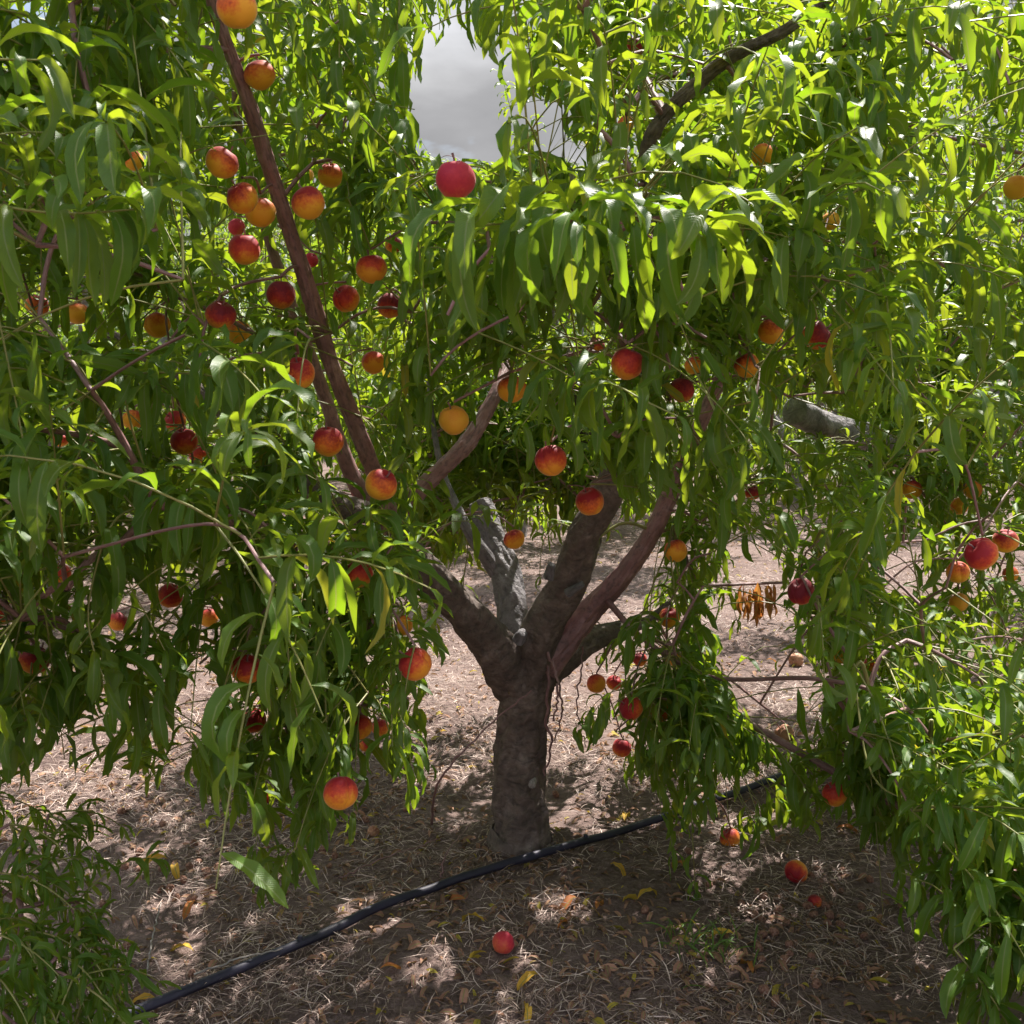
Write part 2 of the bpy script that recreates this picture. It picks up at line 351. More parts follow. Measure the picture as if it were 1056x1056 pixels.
# ------------------------------------------------------------------ open places in the foliage (photograph pixels)
G_GROUND = [(-40, 812), (40, 800), (60, 775), (90, 800), (168, 812), (178, 740), (190, 700), (215, 690), (236, 712), (190, 800), (212, 842), (240, 848),
            (262, 840), (252, 900), (272, 945), (312, 942), (345, 875), (372, 860), (378, 790), (395, 790), (402, 835), (425, 868), (448, 850), (448, 780), (432, 740),
            (450, 690), (462, 640), (456, 600), (470, 572), (500, 548), (545, 545), (590, 566), (612, 566), (660, 545), (692, 556), (672, 610), (640, 655), (604, 668), (596, 720), (590, 752), (612, 800), (650, 812),
            (680, 812), (688, 880), (692, 950), (716, 982), (742, 984), (758, 950), (772, 905), (778, 868), (800, 852), (850, 862), (905, 868), (925, 880),
            (918, 945), (962, 968), (968, 1040), (985, 1075), (985, 1400), (-300, 1400)]
G_GAP = [(762, 545), (790, 560), (806, 590), (808, 640), (826, 668), (850, 712), (850, 745), (800, 775), (762, 740), (744, 690), (738, 640), (748, 600)]
G_GAP2 = [(915, 568), (955, 548), (950, 580), (925, 610), (905, 612)]
G_GAPL = [(200, 700), (235, 700), (222, 740), (196, 760)]
G_SKY = [(468, 24), (446, 60), (430, 90), (428, 132), (448, 158), (486, 164), (512, 158), (512, 120), (520, 92), (503, 66), (484, 56), (476, 40)]
G_SKY2 = [(556, 100), (590, 150), (612, 160), (600, 168), (560, 160), (545, 120)]
G_HOSE = [(738, 800), (800, 785), (802, 828), (742, 850)]
POLYS = [G_HOSE, G_GROUND, G_GAP, G_GAP2, G_GAPL, G_SKY, G_SKY2]
PEACH = []      # filled below: px, py, radius px, depth, openness
BARE = []       # px,py,Y,px,py,Y,half width: bark that shows
ZONES = [([(450,215),(770,220),(775,330),(700,365),(520,370),(455,330)], 2.0), ([(-40,205),(160,212),(165,330),(60,340),(-40,350)], 2.0),
         ([(138,500),(262,500),(262,620),(180,640),(140,610)], 2.1), ([(60,560),(135,560),(185,700),(185,800),(60,800)], 2.0)]
def cull(pts, rng, skip_poly=0):
    px, py, z = proj(pts[:, 1:])
    drop = np.zeros(len(pts), bool)
    if not skip_poly:
        for P, zz in ZONES: drop |= (inpoly(px, py, P) & (z < zz)).mean(1) > .25
    if skip_poly < 2:
        for P in POLYS:
            ins = inpoly(px, py, P)
            drop |= (ins.mean(1) > (.12 if P in (G_SKY, G_SKY2) else .3)) & (rng.random(len(pts)) > (0 if P in (G_SKY, G_SKY2) else .02))
        drop |= (z[:, 0] < 3.6) & (pts[:, 0, 2] > 2.15) & (py.max(1) < -20) & (rng.random(len(pts)) < np.where(pts[:, 0, 0] > .2, .72, .45))
    for (x, y, r, zz, op) in PEACH:
        rr = r * op
        m = ((np.hypot(px - x, py - y) < rr + 3) & (z < zz + .02)).any(1)
        drop |= m & (rng.random(len(pts)) > .06)
    for (x0, y0, z0, x1, y1, z1, hw) in BARE:
        dx, dy = x1 - x0, y1 - y0; q = np.clip(((px - x0) * dx + (py - y0) * dy) / (dx * dx + dy * dy), 0, 1)
        m = ((np.hypot(px - x0 - q * dx, py - y0 - q * dy) < hw + 2) & (z < z0 + (z1 - z0) * q)).any(1)
        drop |= m & (rng.random(len(pts)) > .07)
    drop |= (z.min(1) < 1.0)
    m_ = pts[:, pts.shape[1] // 2]
    if skip_poly < 1: drop |= lightgap(m_) & (m_[:, 2] > .7) & (m_[:, 1] < 7) & (rng.random(len(pts)) < .88)
    return drop

# peaches: px, py, diameter px, skin, openness (1 fully seen), label
PL = [
(244,8,42,'O',1,'big red-topped peach cut off by the top edge, beside the long bare branch'),
(268,77,32,'O',1,'peach with a pale sunlit right cheek, just right of the long branch near its top'),
(229,168,34,'O',1,'highest peach of the cluster left of the long branch, red top and orange bottom'),
(250,204,33,'O',1,'peach directly below the highest one left of the long branch, overlapping its darker neighbour'),
(269,219,31,'O',1,'darker orange peach touching the long branch on its left side'),
(252,257,33,'R',1,'lowest peach of the cluster left of the long branch, mostly red'),
(244,234,18,'P',.8,'small pink peach squeezed behind the red lowest peach of the branch cluster'),
(318,209,34,'O',1,'large orange and red peach right of the long branch, level with the left cluster'),
(341,181,26,'O',.9,'orange peach partly behind a leaf, up and right of the large one beside the branch'),
(316,180,15,'Y',.8,'small orange peach just above the large one right of the long branch'),
(321,268,15,'P',.9,'tiny pink peach in a leaf gap just right of the long branch'),
(290,304,30,'D',.7,'dark crimson peach half covered by a drooping leaf, left of the long branch'),
(228,325,32,'D',.7,'crimson peach crossed by a bright leaf, left of a half hidden one'),
(247,343,26,'O',.6,'half hidden orange peach below right of the leaf-crossed crimson one'),
(357,308,28,'R',1,'red peach under a thin curved twig, first one right of the long branch middle'),
(162,335,27,'O',1,'lone red and orange peach in the dark leaves left of the crimson pair'),
(383,277,32,'R',.55,'red peach mostly behind hanging leaves, its orange bottom showing'),
(402,315,27,'D',.75,'dark red peach right of and lower than the red one under the curved twig'),
(406,252,18,'D',.9,'small dark crimson peach deep in shade above the mostly hidden red one'),
(385,374,24,'R',1,'red peach with a white sunlit right side, alone right of the long branch'),
(308,385,34,'O',.7,'peach behind the short side twig crossing between the two long branches'),
(38,315,24,'O',.9,'dark orange peach under long drooping leaves at the left edge'),
(80,323,24,'O',.6,'orange peach mostly covered by long leaves, second from the left edge in the upper part'),
(138,166,20,'O',.7,'orange peach in bright yellow-green leaves of the upper left corner'),
(470,185,41,'P',1,'largest peach, all pinkish red, on top of the branch under the sky gap'),
(338,455,32,'O',1,'red and orange peach hanging where the two long branches come together'),
(393,500,34,'O',1,'red-topped peach at the foot of the long bare branch'),
(468,433,31,'Y',1,'the yellowest peach, orange yellow with a small red cap, above the reddish limb'),
(528,401,30,'O',.95,'orange peach at the tip of the reddish limb above the fork'),
(568,475,33,'R',1,'round red and orange peach hanging alone straight above the sawn stub'),
(608,517,30,'O',.75,'bright orange peach tucked under big leaves at the thick right limb'),
(647,375,34,'R',.75,'bright red peach crossed by a curled leaf below the big drooping leaf fan'),
(617,357,14,'D',.7,'tiny dark peach peeping out directly below the big drooping leaf fan'),
(703,402,27,'D',1,'dark red peach on a thin pale twig beside the broken branch end'),
(716,377,20,'O',.6,'orange peach behind leaves just above the dark red one on a pale twig'),
(795,342,27,'O',1,'orange peach with a pale sunlit top, in the bright leaves right of the big fan'),
(842,346,30,'D',.6,'dark red peach behind wide leaves right of the pale-topped one'),
(770,377,27,'O',.9,'yellow-orange peach with red cheek, below left of the pale-topped one'),
(787,160,24,'O',.6,'orange peach in the backlit leaves of the upper right, under the reddish branch'),
(1049,193,27,'Y',1,'golden peach cut by the right edge near the top'),
(856,228,20,'Y',.7,'small yellow peach deep in the upper right foliage'),
(654,50,22,'D',.7,'dried brown-red peach hanging by the reddish branch at the top'),
(645,128,18,'O',.7,'small orange peach right of the sky gap among hanging leaves'),
(1012,571,34,'R',1,'large dark red and orange peach in front of its paler twin near the right edge'),
(1037,558,26,'O',.9,'paler orange peach touching the large dark red one near the right edge'),
(1003,505,20,'O',.8,'orange peach under leaves above the right edge pair, right of its close neighbour'),
(989,522,18,'O',.8,'small orange peach above the right edge pair, lower left of its close neighbour'),
(941,505,20,'O',.9,'small two-coloured peach alone in the right foliage, level with the right edge group'),
(988,590,24,'O',.7,'orange peach half hidden below left of the large dark red one on the right'),
(989,621,20,'Y',.8,'plain orange peach glowing below the group near the right edge'),
(1042,592,16,'R',.8,'small red peach at the right edge below the orange twin'),
(776,508,16,'D',.8,'small dark peach in shade above the open gap with dead orange leaves'),
(826,610,28,'D',.85,'shaded dark brown-red peach right of the dead orange leaves'),
(697,568,24,'O',.75,'red-orange peach behind the thin right limb'),
(690,637,22,'O',.75,'orange peach in shade below the thin right limb'),
(530,556,22,'O',.7,'shaded orange peach seen between the sawn stub and the thick right limb'),
(428,685,35,'R',1,'large bright red peach hanging left of the trunk top'),
(415,645,22,'O',.7,'orange peach half hidden just above the large red one left of the trunk'),
(254,690,32,'O',1,'orange-red peach over the sunny ground in the lower left'),
(261,743,27,'R',.85,'dark red peach framed by curled leaves below the orange-red one in the lower left'),
(371,750,27,'R',1,'red peach with pale cheek, upper one of the pair left of the trunk'),
(377,768,15,'D',.8,'small dark peach tucked beneath the red one with pale cheek'),
(351,818,36,'R',1,'lowest hanging peach on the left, large and red, over dark ground'),
(392,750,18,'O',.7,'dull orange peach behind leaves just right of the pair left of the trunk'),
(36,680,31,'D',1,'purple-topped peach with golden bottom hanging at the lower left edge'),
(62,592,22,'R',.75,'narrow slice of a pink-red peach behind a leaf at the left'),
(176,614,26,'R',.8,'red peach whose top is covered by drooping leaf tips, left of centre'),
(215,637,20,'O',.75,'small orange peach lower right of the one under drooping leaf tips'),
(122,641,20,'D',.7,'dark crimson peach in deep shade over the pale ground at the left'),
(370,592,30,'R',.65,'red peach behind leaves below the limb that leans left'),
(357,525,24,'R',.7,'dark red peach just left of and below the one at the long branch foot'),
(181,434,22,'R',.6,'uppermost red peach of the shaded cluster in the left foliage'),
(190,455,28,'R',.65,'middle peach of the shaded cluster in the left foliage'),
(205,468,20,'R',.8,'lowest right peach of the shaded cluster in the left foliage'),
(137,433,22,'O',.7,'dull orange peach left of the shaded cluster in the left foliage'),
(63,453,16,'R',.7,'small dark red peach in deep shade near the left edge'),
(2,632,26,'R',.8,'red peach cut by the left edge above the sunny ground'),
(615,705,20,'R',.85,'left one of two small touching peaches just right of the trunk'),
(633,704,16,'R',.8,'right one of two small touching peaches just right of the trunk'),
(651,730,25,'R',1,'round dark red peach right of the trunk, below the two touching ones'),
(681,734,22,'R',.85,'red peach half covered by a leaf, right of the round dark red one'),
(641,771,20,'R',1,'lowest small red peach of the group right of the trunk'),
(660,680,15,'D',.7,'small brownish peach in shade above the group right of the trunk'),
(694,678,18,'O',.7,'small orange peach glowing through leaves above the right hose'),
(741,889,22,'R',1,'crimson peach at the bottom of the low hanging shoots over the hose'),
(753,865,22,'O',.7,'orange-red peach just above the crimson one on the low hanging shoots'),
(861,819,26,'R',1,'single dark red peach hanging under the bare slanting branch at the right'),
(809,757,20,'T',1,'pale fuzzy withered peach on top of the bare slanting branch'),
(900,685,18,'R',.85,'small bright red peach in backlit leaves right of the open gap'),
(867,677,15,'Y',.85,'small glowing orange peach left of the small bright red one'),
(611,648,12,'Y',.8,'tiny yellow-orange peach at the base of the right limb'),
]
for i, (x, y, d, s, op, lab) in enumerate(PL):
    dia = .064
    Y = FPX * dia / d / 1.0
    if Y > 3.9: Y = 3.9 - .02 * (i % 7)
    if d >= 28: Y = min(Y, 2.5)
    PEACH.append((x, y, d / 2, Y, max(op, .74) if op < 1 else 1.03))

E1 = np.cross(sd, [0, 0, 1.0]); E1 /= np.linalg.norm(E1); E2 = np.cross(sd, E1)
SHAFT = [(W(*q), r_) for q, r_ in [((516,575,3.4),.11), ((528,630,3.3),.09), ((497,530,3.5),.11), ((470,618,3.05),.07), ((608,540,2.98),.08), ((1000,900,2.2),.22), ((965,800,2.4),.2), ((760,700,3.0),.13), ((720,850,2.9),.14), ((420,780,2.5),.12), ((1010,1010,2.1),.18), ((640,590,3.15),.05), ((530,650,3.25),.05), ((850,437,4.55),.16), ((345,385,2.58),.05), ((290,215,2.4),.06),
         ((795,342,2.5),.05), ((385,374,2.9),.05), ((268,77,2.2),.05), ((810,757,3.1),.07), ((545,830,3.2),.05), ((570,960,2.8),.09), ((430,960,2.8),.07), ((610,940,2.8),.07), ((300,880,3.1),.07), ((200,920,2.9),.07)]]
def lightgap(m):
    a, b = m @ E1, m @ E2
    nn = vnoise(a * 5 + 31, b * 5 + 17, 55) * .6 + vnoise(a * 13 + 5, b * 13, 56) * .4
    drop = nn > .66
    for p, r_ in SHAFT:
        v = m - p; tt = v @ sd; drop |= (tt > .04) & (np.linalg.norm(v - tt[:, None] * sd, axis=1) < r_)
    return drop
def front(px, py, z):
    for (x, y, r, zz, op) in PEACH:
        if op >= 1 and ((np.hypot(px - x, py - y) < r * .9) & (z < zz - .05)).any(): return True
    for (x0, y0, z0, x1, y1, z1, hw) in BARE:
        dx, dy = x1 - x0, y1 - y0; q = np.clip(((px - x0) * dx + (py - y0) * dy) / (dx * dx + dy * dy), 0, 1)
        if ((np.hypot(px - x0 - q * dx, py - y0 - q * dy) < hw) & (z < z0 + (z1 - z0) * q - .08)).sum() > 0: return True
    return False
# ------------------------------------------------------------------ shoots with leaves
def shoot_path(p0, d0, ln, sag, n=7):
    t = (np.arange(n - 1) + .5) / (n - 1)
    D = nrm(d0[None] + np.array([0, 0, -1.0])[None] * (sag * t ** 1.3)[:, None])
    return np.vstack([p0, p0 + np.cumsum(D * ln / (n - 1), 0)])
def leafy(mb, path, rng, nl, lmin, lmax, segs, fine, droop=(.35, 1.25), ratio=.25, skip=False, twig=.0022, tmi=1, lmi=0, start=.08, along=.55):
    n = len(path)
    s = np.sort(rng.uniform(start, 1, nl)); s[-min(3, nl):] = rng.uniform(.94, 1, min(3, nl)); f = s * (n - 1); i = np.minimum(f.astype(int), n - 2); q = (f - i)[:, None]
    base = path[i] * (1 - q) + path[i + 1] * q; T = nrm(path[i + 1] - path[i])
    ph = np.arange(nl) * 2.4 + rng.uniform(0, 6.28) + rng.normal(0, .3, nl)
    a = nrm(np.cross(T, np.array([.13, .21, 1.0]))); b = np.cross(T, a)
    rad = a * np.cos(ph)[:, None] + b * np.sin(ph)[:, None]
    al = along + rng.normal(0, .22, nl) + (s > .93) * .6
    d = nrm(rad + T * al[:, None] + np.array([0, 0, .38]) + rng.normal(0, .15, (nl, 3)))
    ln = rng.uniform(lmin, lmax, nl) * (1 - .45 * np.clip((s - .85) / .15, 0, 1) * (rng.random(nl) > .4)) * np.where(rng.random(nl) < .12, .6, 1)
    dr = rng.uniform(*droop, nl)
    pts, D = midribs(base, d, ln, dr, segs, rng, rng.normal(0, .5, (nl, 3)))
    k = ~cull(pts, rng, skip)
    tx, ty, _ = proj(path)
    if not skip and (inpoly(tx, ty, G_SKY).any() or front(tx, ty, proj(path)[2])): return 0
    if k.mean() < .4: return 0
    leaves(mb, pts[k], D[k], d[k], ln[k], ln[k] * rng.uniform(ratio * .85, ratio * 1.15, k.sum()), rng, lmi, fine)
    last = s[k].max() if k.any() else 0
    m_ = max(2, int(math.ceil(last * (n - 1))) + 1)
    tube(mb, path[:m_], np.linspace(twig, twig * .45, m_), 4 if not fine else 5, tmi)
    return int(k.sum())

class Tree:
    def __init__(s, name, label, base, rng, cat='tree'):
        s.root = tag(empty(name, base), label, cat); s.rng = rng; s.base = np.array(base, float)
        s.P = []; s.limb = []; s.par = []; s.br = []; s.cnt = []; s.paths = []; s.limbs = []
    def node(s, p, limb, par, br): s.P.append(p); s.limb.append(limb); s.par.append(par); s.br.append(br); return len(s.P) - 1
    def add_limb(s, pts, rads, cap=False, m=0, grow=.25, name='limb', sides=18, rough=.16, parent=None):
        n = max(8, len(pts) * 7); C = spline(pts, n); r = np.interp(np.linspace(0, 1, n), np.linspace(0, 1, len(rads)), rads)
        idx = len(s.limbs); s.limbs.append(dict(C=C, r=r, cap=cap, m=m, name=name, sides=sides, rough=rough))
        for j, p in enumerate(C):
            if j / n >= grow: s.node(p, idx, -1, -1)
        return idx
    def grow(s, targets, step=.09, up=.25):
        A = np.array(s.P)
        ax = s.base[:2]
        order = np.argsort([np.min(np.linalg.norm(A - t, axis=1)) for t in targets])
        ends = []
        nb = max([b for b in s.br] + [-1]) + 1
        Pn = list(s.P)
        for k in order:
            t = targets[k]; A = np.array(Pn)
            d = np.linalg.norm(A - t, axis=1) + up * np.maximum(0, A[:, 2] - t[2]) + .35 * np.maximum(0, np.linalg.norm(A[:, :2] - ax, axis=1) - np.linalg.norm(t[:2] - ax))
            j = int(np.argmin(d)); p0 = A[j]; dist = np.linalg.norm(t - p0)
            m = max(2, int(dist / step) + 1)
            qx, qy, _ = proj(p0 + (t - p0) * np.linspace(0, 1, 12)[:, None])
            if inpoly(qx, qy, [(418, -10), (530, -10), (612, 160), (418, 160)]).any(): continue
            if dist > .65 and t[1] < 2.1 and proj(p0[None])[2][0] < 2.6: continue
            if front(qx, qy, proj(p0 + (t - p0) * np.linspace(0, 1, 12)[:, None])[2]): continue
            mid = (p0 + t) / 2 + np.array([0, 0, .10 * dist]) + s.rng.normal(0, .06, 3) * dist
            C = spline([p0, mid, t], m + 1)
            b = s.br[j]
            if b < 0: b = nb; nb += 1
            prev = j; ids = [j]
            for q in C[1:]:
                prev = s.node(q, s.limb[j], prev, b); Pn.append(q); ids.append(prev)
            s.paths.append(ids); ends.append((prev, k))
        return ends
    def finish_wood(s, mats, sep=True, mi_branch=1, sides=6, rmin=.0028):
        P = np.array(s.P); cnt = np.zeros(len(P))
        leafn = set(range(len(P))) - set(x for x in s.par if x >= 0)
        for i in leafn:
            if s.par[i] < 0: continue
            j = i
            while j >= 0: cnt[j] += 1; j = s.par[j]
        rad = rmin * np.maximum(cnt, 1) ** .42
        s.rad = rad
        s.lo = []
        bm = {}
        for ids in s.paths:
            if len(ids) < 2: continue
            b = s.br[ids[1]]; mb = bm.setdefault((s.limb[ids[1]], b), MB())
            r = rad[ids].copy(); r[0] = min(r[0] if s.par[ids[0]] >= 0 else r[1] * 1.25, r[1] * 1.3); r = np.maximum.accumulate(r[::-1])[::-1]
            C = P[ids]; nn = max(4, len(ids)); Cs = spline(C, nn * 2); rs = np.interp(np.linspace(0, 1, nn * 2), np.linspace(0, 1, len(r)), r)
            tube(mb, Cs, rs, sides, 0, .08, ids[0] % 97)
        for i, Ld in enumerate(s.limbs):
            mb = MB(); big = sep and Ld['r'].max() > .03
            if big:
                nn_ = len(Ld['C']) * 5; q_ = np.linspace(0, 1, nn_); C2 = spline(Ld['C'], nn_); r2_ = np.interp(q_, np.linspace(0, 1, len(Ld['r'])), Ld['r'])
                tube(mb, C2, r2_, 64, 0, Ld['rough'] * 1.2, i * 3 + 1, Ld['cap'], ridge=.0045)
            else: tube(mb, Ld['C'], Ld['r'], Ld['sides'], 0, Ld['rough'], i * 3 + 1, Ld['cap'])
            if not sep:
                for (li, b), m2 in bm.items():
                    if li == i:
                        for v, f, u, r_ in zip(m2.v, m2.f, m2.u, m2.r): pass
                        for v, f, u, r_ in zip(m2.v, m2.f, m2.u, m2.r):
                            # faces were offset inside m2: merge whole builder once
                            pass
                        V = np.concatenate(m2.v); F = np.concatenate(m2.f); mb.add(V, F, 1, np.concatenate(m2.u), np.concatenate(m2.r))
            lo = mb.obj(Ld['name'], [mats[Ld['m']], mats[mi_branch]], s.root); s.lo.append(lo)
        if sep:
            for (li, b), mb in bm.items():
                o = mb.obj('branch', [mats[mi_branch]], s.root)
                o.parent = s.lo[li]; o.location = (0, 0, 0)
    def foliage(s, ends, targets, nsh, nl, lmin, lmax, segs, fine, mats, sep=True, skip=False, slen=(.22, .5), hang=None):
        rng = s.rng; fm = {}; P = np.array(s.P); tot = 0
        for (e, k) in ends:
            li = s.limb[e]; mb = fm.setdefault(li if sep else 0, MB())
            p = P[e]; o = p - s.base; o[2] = 0; o = nrm(o)
            for q in range(nsh):
                j = e
                for _ in range(int(rng.integers(0, 5)) if q else 0):
                    if s.par[j] >= 0 and s.br[s.par[j]] >= 0: j = s.par[j]
                upz = rng.uniform(-.15, .75) if p[2] > 1.0 else rng.uniform(-.5, .35)
                d = nrm(o * rng.uniform(.2, 1) + np.array([0, 0, upz]) + rng.normal(0, .5, 3))
                path = shoot_path(P[j], d, rng.uniform(*slen), rng.uniform(.1, 1.2) if p[2] > 1.0 else rng.uniform(.4, 1.5))
                tot += leafy(mb, path, rng, nl, lmin, lmax, segs, fine, skip=skip)
        s.fm = fm; return tot
    def finish_foliage(s, mats, sep=True):
        for li, mb in s.fm.items():
            o = mb.obj('foliage', mats, s.root)
            if o is not None and sep: o.parent = s.lo[li]; o.location = (0, 0, 0)

def canopy_targets(rng, n, cx, cy, prof, zr, hollow=.45, skirt=.35):
    z0 = np.array([p[0] for p in prof]); r0 = np.array([p[1] for p in prof]); out_ = []
    while len(out_) < n:
        z = rng.uniform(*zr); Rm = np.interp(z, z0, r0); r = Rm * rng.random() ** .42; a = rng.uniform(0, 2 * np.pi)
        if r < hollow and z < 1.9: continue
        if z < 1.0 and rng.random() > skirt: continue
        p = np.array([cx + r * math.cos(a), cy + r * math.sin(a), z])
        px, py, zz = proj(p[None]); px, py, zz = px[0], py[0], zz[0]
        if p[1] > .2 and any(inpoly(np.array([px]), np.array([py]), Pp)[0] for Pp in POLYS): continue
        if np.linalg.norm(p - CAM) < 1.15 or (p[1] < .8 and abs(p[0]) < .5 and p[2] < 2.3): continue
        out_.append(p)
    return out_
def region_targets(rng, regs):
    out_ = []
    for (x0, x1, y0, y1, Y0, Y1, n) in regs:
        k = 0; tries = 0
        while k < n and tries < n * 30:
            tries += 1
            x, y, Y = rng.uniform(x0, x1), rng.uniform(y0, y1), rng.uniform(Y0, Y1)
            if any(inpoly(np.array([x]), np.array([y]), Pp)[0] for Pp in POLYS): continue
            p = W(x, y, Y)
            if p[2] < .12: continue
            out_.append(p); k += 1
    return out_

# ------------------------------------------------------------------ ground
def axis(lo, hi, near_lo, near_hi, st):
    mid = np.arange(near_lo, near_hi + 1e-6, st)
    a = near_hi + np.cumsum(st * 1.12 ** np.arange(1, 90)); a = a[a < hi]; a = np.append(a, hi)
    b = near_lo - np.cumsum(st * 1.12 ** np.arange(1, 90)); b = b[b > lo]; b = np.append(b, lo)
    return np.concatenate([b[::-1], mid, a])
xs, ys = axis(-500, 500, -3.2, 3.6, .03), axis(-500, 900, 1.5, 8.0, .03)
X, Yg = np.meshgrid(xs, ys); Z = ground_h(X, Yg)
V = np.stack([X, Yg, Z], -1).reshape(-1, 3); nx = len(xs)
i = (np.arange(len(ys) - 1)[:, None] * nx + np.arange(nx - 1)[None]); F = np.stack([i, i + 1, i + nx + 1, i + nx], -1).reshape(-1, 4)
mb = MB(); mb.add(V, F, 0, V[:, :2].copy(), V[:, :2] * 0); tag(mb.obj('ground', [soilM]), kind='structure')

# ------------------------------------------------------------------ the peach tree in the middle
rng = np.random.default_rng(7)
T0 = WG(537, 874)
main = Tree('peach_tree', 'laden peach tree in the middle with a stout trunk forking low, beside the black hose', (T0[0], T0[1], 0), rng)
def wp(a): return np.array([W(*q) for q in a])
TY = T0[1]
trunkP = [np.array([T0[0], TY, -.05]), np.array([T0[0], TY, .03]), W(538, 850, TY), W(536, 780, TY), W(540, 725, TY), W(540, 690, TY), W(537, 660, TY)]
mb = MB(); C = spline(trunkP, 240); r = np.interp(np.linspace(0, 1, 240), np.linspace(0, 1, 7), [.135, .104, .082, .074, .077, .088, .07])
tube(mb, C, r, 110, 0, .2, 5, True, ridge=.0065)
trunk = mb.obj('trunk', [barkM], main.root)
# wound strips, knots and dead stubs on the trunk
mb = MB(); tube(mb, [W(523, 682, TY - .085), W(524, 700, TY - .088), W(525, 716, TY - .083)], [.008, .007, .002], 6, 0, .2, 3)
mb.obj('torn_bark', [twigM], trunk)
mb = MB(); tube(mb, [W(548, 806, TY - .06), W(549, 810, TY - .085)], [.018, .011], 8, 0, .2, 4, True); mb.obj('knot', [woodM], trunk)
for (x, y, dx, dy, r_) in ((489, 672, -10, 6, .012), (497, 690, -9, 9, .010), (645 - 40, 640, 10, -4, .012)):
    pass
Ls = {}
def limb(key, pts, rads, **k): Ls[key] = main.add_limb(wp(pts), rads, **k)
limb('left', [(532,705,TY),(500,655,3.12),(455,606,3.02),(420,572,2.95),(395,540,2.9),(345,518,2.92),(285,470,3.0),(200,400,3.1),(90,330,3.2)], [.072,.060,.047,.043,.038,.033,.026,.02,.013], m=0, grow=.45)
limb('long', [(408,556,2.93),(385,485,2.75),(345,385,2.6),(300,240,2.45),(258,110,2.3),(215,-10,2.2),(170,-170,2.15)], [.032,.019,.0172,.0142,.0115,.009,.006], m=2, grow=.2, rough=.1)
limb('twin', [(400,552,3.0),(362,488,3.0),(330,395,2.95),(285,270,2.9),(250,150,2.85),(235,20,2.8)], [.03,.022,.018,.014,.010,.006], m=2, rough=.1)
limb('red', [(398,540,2.95),(440,498,3.0),(485,452,3.08),(512,404,3.15),(530,350,3.3),(548,310,3.4),(575,285,3.5)], [.033,.024,.022,.018,.012,.008,.004], m=2, grow=.35, rough=.12)
limb('stub', [(536,690,3.24),(530,632,3.32),(522,592,3.38),(506,552,3.45),(494,520,3.5)], [.06,.046,.043,.039,.037], cap=True, m=1, grow=2, rough=.22)
limb('stubside', [(512,590,3.38),(487,553,3.36),(470,520,3.4),(452,470,3.5),(440,380,3.6)], [.026,.019,.013,.010,.006], m=1, grow=.4)
limb('right', [(546,705,TY),(562,642,3.17),(588,598,3.12),(602,552,3.06),(628,505,3.0),(655,430,2.95),(678,330,2.92),(682,240,2.9),(668,150,2.85),(735,72,2.8),(820,25,2.7),(900,-40,2.6)],
     [.074,.056,.050,.046,.041,.034,.027,.023,.017,.0145,.011,.007], m=0, grow=.42, rough=.16)
limb('rightthin', [(562,690,3.22),(600,640,3.22),(642,594,3.18),(675,545,3.15),(712,462,3.12),(735,408,3.1),(770,330,3.1),(800,220,3.15),(835,110,3.2)], [.045,.035,.028,.024,.021,.018,.014,.010,.007], m=3, grow=.35)
limb('rightlow', [(560,695,3.3),(600,664,3.42),(638,650,3.55),(668,640,3.65),(690,622,3.7)], [.052,.044,.028,.016,.007], m=0, grow=.4)
limb('back', [(556,690,3.3),(590,612,3.6),(612,540,3.85),(600,420,4.15),(560,300,4.5)], [.045,.036,.03,.022,.010], m=0, grow=.5)
limb('low', [(620,612,3.2),(665,660,3.05),(735,698,2.95),(840,700,2.7),(920,720,2.5),(965,765,2.4)], [.010,.007,.006,.005,.004], m=3, grow=.2)
limb('frontleft', [(395,545,2.9),(330,560,2.6),(250,540,2.3),(160,520,2.05)], [.03,.019,.014,.008], m=3, grow=.2)
limb('over', [(655,430,2.95),(640,330,2.5),(600,240,2.05),(590,212,1.78)], [.025,.018,.013,.008], m=3, grow=.3)
def bare(pts, hw, op=1):
    for a, b in zip(pts[:-1], pts[1:]): BARE.append((a[0], a[1], a[2] - .05, b[0], b[1], b[2] - .05, hw))
bare([(385,478,2.75),(345,385,2.6),(300,240,2.45),(258,110,2.3)], 9); bare([(258,110,2.3),(215,-10,2.2)], 5)
bare([(360,480,3.0),(330,395,2.95)], 4)
bare([(440,498,3.0),(485,452,3.08),(512,404,3.15)], 8)
bare([(600,640,3.2),(690,525,3.1)], 10)
bare([(720,445,3.1),(735,405,3.1)], 6); bare([(668,150,2.85),(735,72,2.8),(810,32,2.7)], 5)
bare([(600,570,3.0),(622,525,3.0)], 22); bare([(822,420,4.4),(872,445,4.6)], 10)
bare([(778,750,2.95),(910,822,2.8)], 13)

